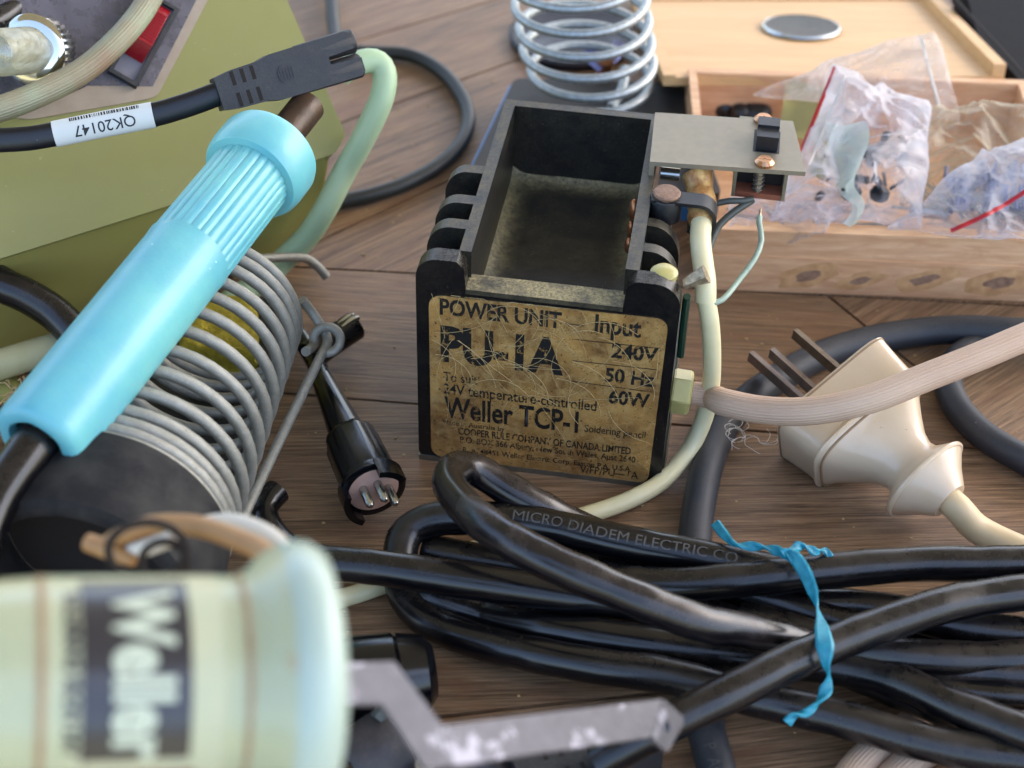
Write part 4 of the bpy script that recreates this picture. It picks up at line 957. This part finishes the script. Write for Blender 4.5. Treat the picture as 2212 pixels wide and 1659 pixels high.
def zip_strip(o, quad, a0, a1, m, name='zip_strip', w=.07, b0=None, b1=None):
    """coloured seal lying on the bag's upper film from (a0) to (a1) in quad coordinates"""
    me = o.data; A, Bq, Cq, Dq = quad; pts = []
    import mathutils
    bvh = mathutils.bvhtree.BVHTree.FromPolygons([v.co + o.location for v in me.vertices], [tuple(p.vertices) for p in me.polygons])
    for k in range(25):
        t = k / 24; a = a0[0] + (a1[0] - a0[0]) * t; b = a0[1] + (a1[1] - a0[1]) * t
        p = A * (1-a) * (1-b) + Bq * a * (1-b) + Cq * a * b + Dq * (1-a) * b; vd = (CAM - p).normalized()
        h = bvh.ray_cast(p + vd * 4, -vd); pts.append((h[0] if h[0] else p) + vd * .015)
    return obj(name, add_tube(B(), pts, w, n=8, step=.2, flat=(1, .3, (0, -.4, 1))), m, o)
def P4(*a): return [W(*p) for p in a]
qA = P4((1632, 200, 2.4), (2068, 262, 2.6), (2010, 62, 4.6), (1780, 130, 3.6))
oA, _ = bag('plastic_bag', qA, .22, 3, m_('bag_pink'), 'clear bag with a pinkish tint standing at the back of the wooden box', fold=.10)
zip_strip(oA, qA, (.93, .06), (.90, .95), m_('wire_white'), w=.05)
qB = P4((1668, 480, 2.3), (1985, 470, 2.7), (2012, 205, 4.6), (1798, 128, 5.0))
oB, _ = bag('plastic_bag', qB, .9, 11, m_('bag_film'), 'crumpled clear bag with printed strips and a red seal, in mid box', fold=.13)
zip_strip(oB, qB, (.05, .96), (.02, .42), m_('zip_red'), w=.06)
zip_strip(oB, qB, (.17, .93), (.12, .35), m_('wire_white'), w=.035, name='seal_ridge')
qC = P4((1950, 430, 2.3), (2330, 440, 2.6), (2330, 222, 4.0), (1975, 214, 3.8))
oC, _ = bag('plastic_bag', qC, .7, 21, m_('bag_tan'), 'tan tinted clear bag lying at the right behind the bag of component leads', fold=.13)
qD = P4((1915, 494, 2.5), (2330, 520, 2.6), (2340, 262, 4.4), (2120, 318, 4.0))
oD, _ = bag('plastic_bag', qD, .6, 31, m_('bag_film'), 'clear bag of component leads with bright red seal, at the right front', fold=.10)
zip_strip(oD, qD, (.33, .02), (.72, .52), m_('zip_red'), w=.075)
qE = P4((1555, 486, 2.3), (1790, 490, 2.5), (1850, 390, 2.9), (1600, 360, 2.6))
oE, _ = bag('plastic_bag', qE, .3, 41, m_('bag_film'), 'small crumpled clear bag under the slide switch, left in the wooden box', fold=.12)
# strip of folded pale film standing in the middle bag
fpt = WW([(1830, 285, 3.6), (1868, 262, 4.2), (1878, 300, 4.1), (1862, 345, 3.9), (1845, 400, 3.6), (1868, 440, 3.2), (1850, 482, 2.8)])
g = B(); path, _p = crom(fpt, .08); prev = None
for i, p in enumerate(path):
    w = .8 + .45 * math.sin(i * .09) + .1 * noise.noise(p * 2); side = Vector((-.75, .25, -.45 + .3 * math.sin(i * .13))).normalized()
    a, b, c = g.verts.new(p), g.verts.new(p + side * w * .5 + Vector((0, 0, -.15))), g.verts.new(p + side * w)
    if prev: g.faces.new((prev[0], a, b, prev[1])); g.faces.new((prev[1], b, c, prev[2]))
    prev = (a, b, c)
bmesh.ops.solidify(g, geom=g.faces[:], thickness=.02)
obj('film_strip', g, m_('strip_film'), None, label='pale mint strip of folded plastic standing on the middle bag', cat='strip')
# printed carrier strips in the middle bag
for k, (x0, y0, x1, y1, z0) in enumerate(((1790, 290, 1850, 225, 3.3), (1900, 350, 1960, 290, 3.2), (1760, 380, 1810, 300, 2.6))):
    a, b = W(x0, y0, z0), W(x1, y1, z0 + .3); sd = (b - a).cross(CAM - a).normalized(); g = B(); fr = Frame(a, b - a, sd); add_box(g, fr, 0, (b - a).length, -.3, .3, -.01, .01)
    s_ = obj('carrier_strip', g, m_('paper_yellow') if k == 2 else m_('bag_pink'), None, label=('uppermost', 'right hand', 'lower yellowish')[k] + ' paper carrier strip inside the middle clear bag', cat='strip', group='component carrier strips')
    for q_ in range(3):
        g = B(); add_tube(g, [fr(.3 + q_ * .45, -.16, .03), fr(.42 + q_ * .45, .18, .04)], .05, n=6); obj('component', g, m_('black_small'), s_)
# leads bundle and loose parts in the box
g = B(); rnd = random.Random(5)
for k in range(150):
    x = rnd.uniform(1990, 2230); y = 398 + (x - 1990) * .12 + rnd.uniform(-10, 30); p = W(x, y, 2.2 + rnd.random() * .5); q_ = p + Vector((rnd.uniform(.1, .7), rnd.uniform(-1.0, -.7), rnd.uniform(-.2, .1)))
    add_tube(g, [p, q_], .022, n=4, smooth_path=False)
obj('component_leads', g, m_('steel'), None, kind='stuff')
g = B()
for k in range(70):
    x = rnd.uniform(1560, 2250); y = rnd.uniform(440, 488); p = W(x, y, .9 + rnd.random() * .5); q_ = p + Vector((rnd.uniform(-.9, .9), rnd.uniform(-.4, .4), rnd.uniform(-.1, .1)))
    add_tube(g, [p, q_], rnd.choice((.02, .03, .06)), n=5, smooth_path=False)
obj('loose_wires', g, m_('spring_bright'), None, kind='stuff')
g = B()
for k in range(90):
    x = rnd.uniform(2040, 2260); y = rnd.uniform(370, 460); p = W(x, y, 2.3 + rnd.random() * .6); q_ = p + Vector((.12, .5, .05))
    add_tube(g, [p, q_], .07, n=6, smooth_path=False)
obj('resistor_bodies', g, mat('resistor_blue', '#2d3f7a', .4), None, kind='stuff')
g = B()
for k in range(34):
    x = rnd.uniform(1765, 1950); y = rnd.uniform(270, 430); p = W(x, y, 2.2 + rnd.random() * 1.0); q_ = p + Vector((rnd.uniform(-.5, .5), rnd.uniform(-.4, .4), rnd.uniform(-.1, .3)))
    add_tube(g, [p, q_], rnd.choice((.05, .12, .2, .26)), n=7, smooth_path=False)
obj('dark_components', g, m_('black_small'), None, kind='stuff')
g = B(); add_tube(g, WW([(1965, 452, 2.0), (2052, 462, 2.0)]), .22, n=18); obj('steel_rod', g, m_('steel'), None, label='short bright steel rod between the middle bag and the lead bag', cat='rod')
for k, (px, py, r, lb) in enumerate(((1565, 228, .42, 'black round grommet at the left back of the wooden box'), (1632, 240, .5, 'glossy black knob beside the grommet in the wooden box'), (1598, 246, .32, 'small black bead between the grommet and the knob'))):
    p = W(px, py, .8); g = B(); add_lathe(g, p, (0, -.3, 1), [(-.4, r), (0, r * 1.15), (.2, r), (.32, r * .6), (.34, 0)], 20); obj(('grommet', 'knob', 'bead')[k], g, m_('black_small'), None, label=lb, cat=('grommet', 'knob', 'bead')[k])
g = B(); qs = P4((1680, 300, 1.2), (1790, 310, 1.2), (1800, 190, 2.4), (1700, 170, 2.0)); qs = [Vector(v) for v in qs]
f = g.faces.new([g.verts.new(v) for v in qs]); bmesh.ops.subdivide_edges(g, edges=g.edges[:], cuts=8, use_grid_fill=True)
for v in g.verts: v.co.z += .25 * noise.noise(v.co * 1.1)
bmesh.ops.solidify(g, geom=g.faces[:], thickness=.03)
obj('paper_sheet', g, m_('paper_yellow'), None, label='yellowish crumpled paper behind the red sealed bag', cat='paper')
g = B(); p = W(1452, 300, 5.4)

# ------------------------------------------------------------------ dark grey round cables on the right
tube_obj('grey_cable', WW([(2320, 712, .9), (2212, 718, .9), (2100, 712, .7), (2000, 716, .5), (1880, 735, .44), (1780, 765, .44), (1690, 812, .44), (1610, 868, .44), (1560, 925, .44), (1530, 1000, .44), (1512, 1080, .44), (1500, 1170, .44), (1497, 1290, .44), (1503, 1420, .44), (1522, 1560, .44), (1552, 1680, .44), (1570, 1760, .44)]), .43, m_('cable_grey'), n=28,
         label='thick dark grey cable curving from the right edge down under the black bundle', cat='cable')
tube_obj('grey_cable', WW([(2330, 700, 1.0), (2212, 715, .55), (2130, 738, .44), (2068, 775, .44), (2048, 825, .44), (2068, 880, .44), (2125, 940, .44), (2212, 992, .44), (2330, 1050, .44)]), .40, m_('cable_grey'), n=28,
         label='dark grey cable making a tight bend at the right behind the pink ribbed lead', cat='cable')

# ------------------------------------------------------------------ black cable bundle tied with a blue twist tie
bd = thing('cable_bundle', 'coiled glossy black mains cable in many overlapping loops, tied with a blue twist', 'cable', W(1700, 1350, 0))
RB = .425
def strand(pts, r=RB, m='cable_black'): return obj('strand', add_tube(B(), WW(pts), r, n=28, step=.2, jitter=.08), m_(m), bd)
sA = [(2330, 1462, 1.5), (2200, 1456, 1.4), (2050, 1448, 1.3), (1900, 1430, 1.2), (1800, 1408, 1.4), (1700, 1385, 1.9), (1600, 1362, 2.5), (1511, 1345, 3.0), (1355, 1285, 3.7), (1199, 1218, 4.1), (1100, 1166, 4.1), (1030, 1118, 3.9), (990, 1078, 3.5), (970, 1042, 3.2), (988, 1012, 2.9), (1030, 1016, 2.6), (1080, 1046, 2.3), (1140, 1082, 2.0), (1218, 1122, 1.5), (1300, 1160, 1.1), (1400, 1205, 1.0), (1500, 1245, 1.0), (1620, 1290, .9), (1760, 1320, .8), (1900, 1350, .8), (2060, 1368, .8), (2230, 1380, .8), (2330, 1385, .8)]
stA = strand(sA, m='cable_loop')
sB = [(1760, 1250, 1.9), (1660, 1232, 1.9), (1600, 1220, 1.9), (1531, 1206, 1.9), (1394, 1181, 1.9), (1290, 1160, 1.9), (1199, 1138, 1.85), (1110, 1124, 1.8), (1010, 1118, 1.6), (945, 1121, 1.45), (897, 1136, 1.3), (872, 1163, 1.15), (864, 1203, .95), (865, 1245, .75), (876, 1288, .6), (905, 1324, .5), (950, 1354, .5), (1050, 1390, .7), (1150, 1413, 1.0), (1300, 1440, 1.25), (1433, 1458, 1.35), (1560, 1490, 1.35), (1680, 1520, 1.3), (1816, 1552, 1.3), (1930, 1585, 1.3), (2012, 1606, 1.3), (2120, 1626, 1.3), (2240, 1640, 1.3), (2330, 1650, 1.3)]
stB = strand(sB)
strand([(640, 1205, 1.5), (710, 1216, 1.6), (800, 1224, 1.7), (886, 1236, 1.75), (1000, 1253, 1.8), (1100, 1268, 1.85), (1200, 1282, 1.8), (1290, 1294, 1.7), (1400, 1310, 1.5), (1520, 1330, 1.2), (1660, 1368, 1.1), (1800, 1430, 1.0), (1960, 1500, 1.2), (2100, 1548, 1.5), (2230, 1590, 1.7), (2330, 1625, 1.9)])
strand([(900, 1240, .8), (933, 1286, .7), (985, 1308, .6), (1043, 1328, .5), (1120, 1346, .8), (1199, 1361, 1.1), (1355, 1384, 1.35), (1480, 1400, 1.35), (1600, 1416, 1.3), (1720, 1430, 1.2), (1840, 1446, 1.2), (1940, 1472, 1.4), (2051, 1522, 1.6), (2130, 1552, 1.7), (2230, 1590, 1.8), (2330, 1625, 1.8)])
strand([(920, 1190, .6), (1000, 1206, .7), (1100, 1222, .8), (1200, 1240, 1.1), (1300, 1256, 1.4), (1400, 1264, 1.7), (1500, 1262, 1.9), (1600, 1252, 2.1), (1700, 1242, 2.2), (1800, 1232, 2.2), (1895, 1224, 2.2), (2000, 1218, 2.2), (2100, 1218, 2.2), (2230, 1216, 2.2), (2330, 1212, 2.2)])
stS = strand([(1290, 1650, 1.6), (1360, 1606, 2.0), (1445, 1562, 2.3), (1530, 1520, 2.5), (1621, 1474, 2.6), (1700, 1434, 2.6), (1777, 1400, 2.6), (1860, 1366, 2.6), (1934, 1340, 2.6), (2020, 1312, 2.6), (2090, 1296, 2.5), (2230, 1276, 2.4), (2330, 1262, 2.3)])
strand([(1500, 1290, .8), (1620, 1296, 1.0), (1738, 1306, 1.2), (1860, 1312, 1.3), (1980, 1330, 1.4), (2100, 1358, 1.4), (2230, 1374, 1.4), (2330, 1380, 1.4)])
strand([(1600, 1330, 1.2), (1760, 1380, 1.4), (1860, 1402, 1.5), (1934, 1414, 1.6), (2051, 1424, 1.6), (2150, 1424, 1.6), (2240, 1418, 1.6), (2330, 1406, 1.6)])
strand([(1800, 1400, 1.0), (1900, 1440, 1.1), (2000, 1476, 1.15), (2070, 1492, 1.15), (2150, 1502, 1.15), (2240, 1506, 1.15), (2330, 1508, 1.15)], .3)
strand([(860, 1245, .7), (1000, 1225, .44), (1200, 1210, .44), (1330, 1225, .9), (1500, 1250, 1.3), (1640, 1290, 1.3), (1800, 1340, 1.2), (1950, 1380, 1.2)], .4)
# moulded print along two strands
def print_along(pts, txt, size, s0, mt, parent, r=RB, rot=0., xs=1., flip=1):
    f, L_ = path_at(WW(pts)); bm = text_mesh(txt, size, 0, xs, 'LEFT', .1); out = []
    for v in bm.verts:
        p, t = f(s0 + v.co.x * flip); vd = (CAM - p).normalized(); vd = (vd + Vector((0, 0, rot))).normalized(); nn = (vd - vd.dot(t) * t).normalized(); bn = nn.cross(t) * flip
        a = (v.co.y - size * .35) / r; v.co = p + (nn * math.cos(a) + bn * math.sin(a)) * (r + .018)
    return obj('lettering', bm, mt, parent, smooth=False)
print_along(sB[::-1], 'MICRO DIADEM ELECTRIC CO', .34, 0, CINK, stB, rot=.9, flip=1) if False else None
SBf, LBn = path_at(WW(sB)); 
print_along(sB, 'MICRO DIADEM ELECTRIC CO', .36, 7.3, m_('cable_print_white'), stB, rot=.75, flip=-1, xs=1.12)

# twist tie
tp = [(1545, 1130, 2.3), (1562, 1152, 2.4), (1588, 1176, 2.5), (1625, 1180, 2.6), (1660, 1184, 2.7), (1690, 1194, 2.9), (1716, 1204, 3.0), (1740, 1240, 3.0), (1756, 1280, 2.95), (1765, 1312, 2.9), (1774, 1352, 3.1), (1782, 1395, 3.2), (1784, 1430, 3.0), (1790, 1462, 2.6), (1784, 1490, 2.4), (1768, 1515, 2.25), (1745, 1538, 2.15), (1715, 1546, 2.1), (1700, 1562, 2.0)]
tw = thing('twist_tie', 'turquoise blue paper twist tie round the black cable bundle', 'twist tie', W(1750, 1350, 2.5))
def ribbon(pts, w, tws, nm='ribbon'):
    path, par = crom(WW(pts), .06); g = B(); prev = None
    for i, p in enumerate(path):
        T = (path[min(i+1, len(path)-1)] - path[max(0, i-1)]).normalized(); vd = (CAM - p).normalized(); e_ = vd.cross(T).normalized(); k = min(int(par[i]), len(tws) - 2); f = par[i] - k
        a = tws[k] * (1-f) + tws[k+1] * f; dr = e_ * math.cos(a) + vd * math.sin(a); ww = w[k] * (1-f) + w[k+1] * f; nn = T.cross(dr)
        ring = [g.verts.new(p + dr * ww * cs + nn * sn * .055) for cs, sn in ((-1, 0), (-.7, .8), (0, .5), (.7, .8), (1, 0), (.7, -.8), (0, -.5), (-.7, -.8))]
        if prev: [g.faces.new((prev[j], prev[(j+1) % 8], ring[(j+1) % 8], ring[j])) for j in range(8)]
        else: g.faces.new(ring)
        prev = ring
    g.faces.new(prev); return obj(nm, g, m_('tie_blue'), tw)
ribbon(tp[:7], [.13, .13, .12, .12, .12, .14, .17], [.3, .3, 1.2, 3.2, 5.2, 7.2, 9])
ribbon(tp[5:], [.12, .16, .18, .18, .12, .17, .2, .15, .12, .15, .12, .1, .12, .11], [0, .2, .5, .8, 1.6, 2.6, 3.1, 3.9, 4.8, 6.2, 7.6, 9.4, 11.6, 12.6])
ribbon([(1690, 1198, 3.0), (1712, 1184, 3.0), (1738, 1180, 2.9), (1762, 1192, 2.8), (1780, 1188, 2.7), (1795, 1204, 2.6)], [.12, .13, .12, .11, .11, .08], [0, 2, 4.4, 6.6, 8.5, 9.5])

# beige ribbed cable coil at the lower right
bc_ = thing('beige_coil', 'coil of ribbed beige cable under the black bundle at the lower right', 'cable', W(2000, 1600, 0))
for k, pts in enumerate(([(1790, 1800, .4), (1828, 1690, .4), (1880, 1630, .4), (1945, 1585, .4), (2020, 1530, .45), (2110, 1490, .5), (2212, 1465, .5), (2320, 1450, .5)],
                         [(1860, 1800, .4), (1920, 1690, .4), (1980, 1636, .4), (2070, 1582, .45), (2150, 1545, .5), (2230, 1518, .5), (2320, 1495, .5)],
                         [(1990, 1800, .4), (2050, 1710, .4), (2120, 1668, .45), (2200, 1640, .5), (2320, 1605, .5)],
                         [(1830, 1395, .4), (1950, 1398, .5), (2080, 1400, .5), (2220, 1402, .5), (2320, 1405, .5)])):
    obj('loop', add_tube(B(), WW(pts), .37, n=32), m_('cable_pink'), bc_)
# print on the lower end of the thick grey cable
gcp = [(1495, 1165, .44), (1497, 1290, .44), (1503, 1420, .44), (1522, 1560, .44), (1552, 1680, .44), (1570, 1760, .44)]
gco = [o for o in COL.objects if o.name == 'grey_cable'][0]
print_along(gcp, 'P  AC', .38, 6.6, m_('cable_print_white'), gco, r=.43, rot=.0, flip=1)
print_along(gcp, '>', .26, -.1, m_('cable_print_white'), gco, r=.43, rot=.0, flip=-1)

# ------------------------------------------------------------------ pale green iron handle, very close
ph = thing('pale_iron_handle', 'pale mint green soldering iron handle with a dark brand band, blurred in the foreground', 'soldering iron', D(200, 1500, 23))
DH = 21.4
pA = D(-260, 1500, DH - 1.2); pB = D(735, 1470, DH + .6); px_ = (pB - pA).normalized()
def tpx(x): # distance along the axis whose projection is at pixel column x
    best = min(range(0, 1400), key=lambda k: abs(((M3.transposed() @ (pA + px_ * (k / 100) - CAM)).x / (M3.transposed() @ (pA + px_ * (k / 100) - CAM)).z * F_ + CX) - x)); return best / 100
q = {x: tpx(x) for x in (70, 100, 160, 387, 440, 500, 530, 560, 590, 620, 655, 685)}
rb = 1.42
g = B(); prof = [(0, rb * .9), (q[70], rb), (q[100], rb * 1.005), (q[440], rb), (q[500], rb * .99), (q[530], rb * 1.04), (q[560], rb * 1.18), (q[590], rb * 1.26)]
add_lathe(g, pA, px_, prof, 72); obj('grip', g, m_('pale_handle'), ph)
g = B(); add_lathe(g, pA, px_, [(q[590] - .1, rb * 1.15), (q[590], rb * 1.26), (q[620], rb * 1.32), (q[655], rb * 1.32), (q[685], rb * 1.24), (q[685] + .1, rb * 1.05), (q[685] + .16, rb * .6)], 72); obj('flange', g, m_('pale_tip'), ph)
for x, w, r in ((80, .05, rb + .012), (505, .035, rb * 1.0 + .02)):
    t = tpx(x); g = B(); add_lathe(g, pA, px_, [(t - w, r), (t + w, r)], 72, caps=False); obj('grime_line', g, m_('grime'), ph)
def band(x0, x1, a0, a1, mt, nm, r=rb + .008, parent=None):
    """patch on the grip between columns, a = angle (deg) measured from the top towards the viewer"""
    g = B(); t0, t1 = tpx(x0), tpx(x1); nrm = (CAM - (pA + px_ * ((t0 + t1) / 2))); nrm = (nrm - nrm.dot(px_) * px_).normalized(); tn = nrm.cross(px_); tn = tn if tn.z > 0 else -tn
    k = 40; prev = None
    for i in range(k + 1):
        a = R(a0 + (a1 - a0) * i / k); d = nrm * math.sin(a) + tn * math.cos(a); c = [g.verts.new(pA + px_ * t + d * r) for t in (t0, t1)]
        if prev: g.faces.new((prev[0], prev[1], c[1], c[0]))
        prev = c
    return obj(nm, g, mt, parent or ph)
sr = band(90, 455, 14, 178, m_('band_paper'), 'paper_sleeve', r=rb + .006)
bb = band(160, 387, 22, 128, m_('band_black'), 'black_band', r=rb + .012)
band(130, 400, 136, 175, m_('band_red'), 'red_band', r=rb + .012)
nrm = CAM - (pA + px_ * tpx(280)); nrm = (nrm - nrm.dot(px_) * px_).normalized(); tn = nrm.cross(px_); tn = tn if tn.z > 0 else -tn
def wrap_text(txt, size, x_base, a_start, m, parent, bold, r, xs=1.):
    bm = text_mesh(txt, size, bold, xs, 'LEFT', .12); t0 = tpx(x_base)
    for v in bm.verts:
        a = R(a_start) + v.co.x / r; v.co = pA + px_ * (t0 + v.co.y) + (nrm * math.sin(a) + tn * math.cos(a)) * r
    obj('lettering', bm, m, parent, smooth=False)
wrap_text('Weller', 1.0, 232, 36, m_('band_print'), bb, .035, rb + .018, xs=.80)
wrap_text('SOLDERING IRON 24V', .22, 128, 35, m_('band_black'), sr, .012, rb + .014)
# wires and rings just behind the handle
wr = thing('handle_wires', 'brown and white wires with black wire rings looping above the pale green handle', 'wire', D(380, 1180, 27))
obj('brown_wire', add_tube(B(), [D(*p) for p in ((205, 1185, 27.6), (260, 1158, 27.4), (330, 1134, 27.2), (420, 1136, 27.0), (500, 1160, 26.6), (580, 1200, 26.0), (640, 1260, 25.2))], [.08, .17, .17, .18, .18, .18, .18], n=20), m_('wire_brown'), wr)
obj('brown_wire', add_tube(B(), [D(*p) for p in ((190, 1172, 27.6), (240, 1190, 27.4), (290, 1212, 27.2))], [.16, .17, .1], n=16), m_('wire_brown'), wr)
obj('white_wire', add_tube(B(), [D(*p) for p in ((440, 1134, 28.2), (490, 1126, 28), (545, 1138, 27.6), (600, 1170, 27), (650, 1230, 26))], .15, n=20), m_('wire_white'), wr)
obj('white_wire', add_tube(B(), [D(*p) for p in ((285, 1192, 27.4), (330, 1178, 27.2), (378, 1160, 27.0))], .15, n=16), m_('wire_white'), wr)
for (cx_, cy_, rx, ry, dd) in ((318, 1190, 84, 62, 26.2), (355, 1215, 50, 45, 26.6)):
    obj('black_ring', add_tube(B(), [D(cx_ + rx * math.cos(a), cy_ - ry * math.sin(a), dd + .3 * math.cos(a)) for a in [R(v) for v in range(-60, 260, 20)]], .07, n=10), m_('gap_dark'), wr)

# ------------------------------------------------------------------ bent metal bracket in the foreground
fb = thing('bent_bracket', 'bent strip metal bracket with flaking white paint and a holed tab, in the foreground', 'bracket', W(1100, 1600, 0))
top_ = [(690, 1428, 24.6), (769, 1431, 25.0), (853, 1427, 25.6), (957, 1566, 25.2), (1433, 1509, 29.5), (1482, 1554, 29.9)]
bot_ = [(690, 1515, 24.2), (767, 1521, 24.5), (824, 1521, 24.9), (918, 1662, 24.4), (1406, 1593, 28.9), (1441, 1626, 29.2)]
g = B(); A_ = [D(*p) for p in top_]; B_ = [D(*p) for p in bot_]
def bent(A_, B_, th=.09):
    g = B(); va = [g.verts.new(p) for p in A_]; vb = [g.verts.new(p) for p in B_]
    fs = [g.faces.new((va[i], va[i+1], vb[i+1], vb[i])) for i in range(len(va) - 1)]
    bmesh.ops.recalc_face_normals(g, faces=g.faces[:]); bmesh.ops.solidify(g, geom=g.faces[:], thickness=th)
    bmesh.ops.bevel(g, geom=[e for e in g.edges if len(e.link_faces) == 2 and e.calc_face_angle(0) > .3], offset=.018, segments=2, affect='EDGES', clamp_overlap=True); return g
obj('strip', bent(A_[:5], B_[:5]), m_('bracket_metal'), fb)
# the tab as a plate with a real hole
tv = [A_[4], A_[5], B_[5], B_[4]]; ctr = sum(tv, Vector()) / 4; FT2 = Frame(ctr, A_[5] - A_[4], B_[4] - A_[4]); loc4 = [((p - ctr).dot(FT2.ex), (p - ctr).dot(FT2.ey)) for p in tv]
g = B(); n_ = 32; outer = []; 
for i in range(n_):
    a = 2 * math.pi * i / n_; d2 = Vector((math.cos(a), math.sin(a))); best = None
    for j in range(4):
        p, q_ = Vector(loc4[j]), Vector(loc4[(j+1) % 4]); e_ = q_ - p; den = d2.x * e_.y - d2.y * e_.x
        if abs(den) > 1e-9:
            t = (p.x * e_.y - p.y * e_.x) / den; s_ = (p.x * d2.y - p.y * d2.x) / den
            if t > 0 and -1e-6 <= s_ <= 1 + 1e-6: best = t if best is None else min(best, t)
    outer.append(d2 * (best or .3))
vo = [g.verts.new(FT2(*p)) for p in outer]; vi = [g.verts.new(FT2(.1 * math.cos(2*math.pi*i/n_), .1 * math.sin(2*math.pi*i/n_))) for i in range(n_)]
for i in range(n_): g.faces.new((vo[i], vo[(i+1) % n_], vi[(i+1) % n_], vi[i]))
bmesh.ops.recalc_face_normals(g, faces=g.faces[:]); bmesh.ops.solidify(g, geom=g.faces[:], thickness=.09); obj('holed_tab', g, m_('bracket_metal'), fb)

# dark connectors on the table under the bracket
kn = thing('black_knob_plug', 'glossy black rounded plug body behind the bent bracket', 'plug', W(850, 1450, 0))
g = B(); p = W(838, 1462, .9); add_lathe(g, p + Vector((-1.3, -.3, 0)), (1, .22, 0), [(0, .7), (.15, .95), (.6, 1.05), (1.5, 1.0), (1.55, .94), (1.6, .98), (2.2, .86), (2.4, .6), (2.45, 0)], 36); obj('body', g, m_('gloss_black'), kn)
dc_ = thing('dark_connector', 'dark metal connector shell with a holed lug below the bent bracket', 'connector', W(860, 1600, 0))
g = B(); p = W(850, 1600, .8); add_lathe(g, p + Vector((-.9, -.8, -.2)), (.75, .6, .1), [(0, .75), (.3, .9), (1.2, .9), (1.25, .78), (1.6, .76), (1.62, .5), (1.2, .45), (1.19, 0)], 28, caps=False); obj('shell', g, m_('dark_connector'), dc_)
g = B(); a = W(905, 1668, 1.6); b = W(972, 1582, 1.7); fr = Frame(a, b - a, (CAM - a).cross(b - a)); L_ = (b - a).length
add_prism(g, fr, rrect(0, L_, -.2, .2, .16), -.04, .04, .015, 1); lug = obj('lug', g, m_('zinc'), dc_)
g = B(); add_lathe(g, fr(L_ * .45, 0, -.045), fr.ez, [(0, .12), (.09, .12)], 18); obj('lug_hole', g, m_('gap_dark'), lug)
g = B(); add_lathe(g, W(815, 1556, 1.5), (.5, .6, .3), [(0, .2), (.6, .24), (.62, .1)], 7); obj('grey_tip', g, m_('wire_grey'), dc_)
tube_obj('black_lead', WW([(930, 1720, .8), (970, 1670, .9), (1040, 1650, .7), (1100, 1700, .5)]), .42, m_('dark_connector'), label='dark cable arching at the bottom edge below the bracket', cat='cable')
mp_ = thing('grey_moulded_plug', 'dark grey moulded plug with slots at the bottom edge under the bracket', 'plug', W(1250, 1640, 0))
a = W(1120, 1700, .9); b = W(1420, 1610, 1.0); fr = Frame(a, b - a, Vector((-(b - a).y, (b - a).x, 0))); L_ = (b - a).length
g = B(); add_prism(g, fr, [(0, -.75), (L_ * .55, -.75), (L_ * .95, -.42), (L_, -.3), (L_, .3), (L_ * .95, .42), (L_ * .55, .75), (0, .75)], -.5, .45, .12, 3); mb = obj('body', g, m_('moulded_plastic'), mp_)
g = B()
for k in range(4):
    for s_ in (-1, 1): add_box(g, fr, L_ * .2 + k * .34, L_ * .2 + .1 + k * .34, s_ * .35 - .2, s_ * .35 + .2, .42, .456)
obj('slot', g, m_('gap_dark'), mb, smooth=False, kind='stuff')

# lint, crumbs and dust grains scattered on the wood
g = B(); rnd = random.Random(12)
for k in range(420):
    x = rnd.uniform(-13, 16); y = rnd.uniform(22, 52); r = rnd.choice((.012, .018, .025, .04)); z = .0
    t = B(); bmesh.ops.create_icosphere(t, subdivisions=1, radius=r)
    for v in t.verts: v.co = Vector((v.co.x * rnd.uniform(.8, 1.6), v.co.y, v.co.z * .7)) + Vector((x, y, r * .5))
    join(g, t)
obj('crumbs', g, m_('fluff'), None, smooth=False, kind='stuff')
g = B()
for (px, py, z) in ((1590, 925, .95), (1610, 945, .8), (1640, 955, .4)):
    for k in range(5):
        p = W(px, py, z); a = rnd.uniform(0, 6.28); pts = []
        for j in range(6): pts.append(p.copy()); p = p + Vector((math.cos(a), math.sin(a), rnd.uniform(-.1, .15))) * .16; a += rnd.uniform(-.2, 1.2)
        add_tube(g, pts, .008, n=4, step=.08)
obj('lint_tangle', g, m_('wire_white'), None, kind='stuff')
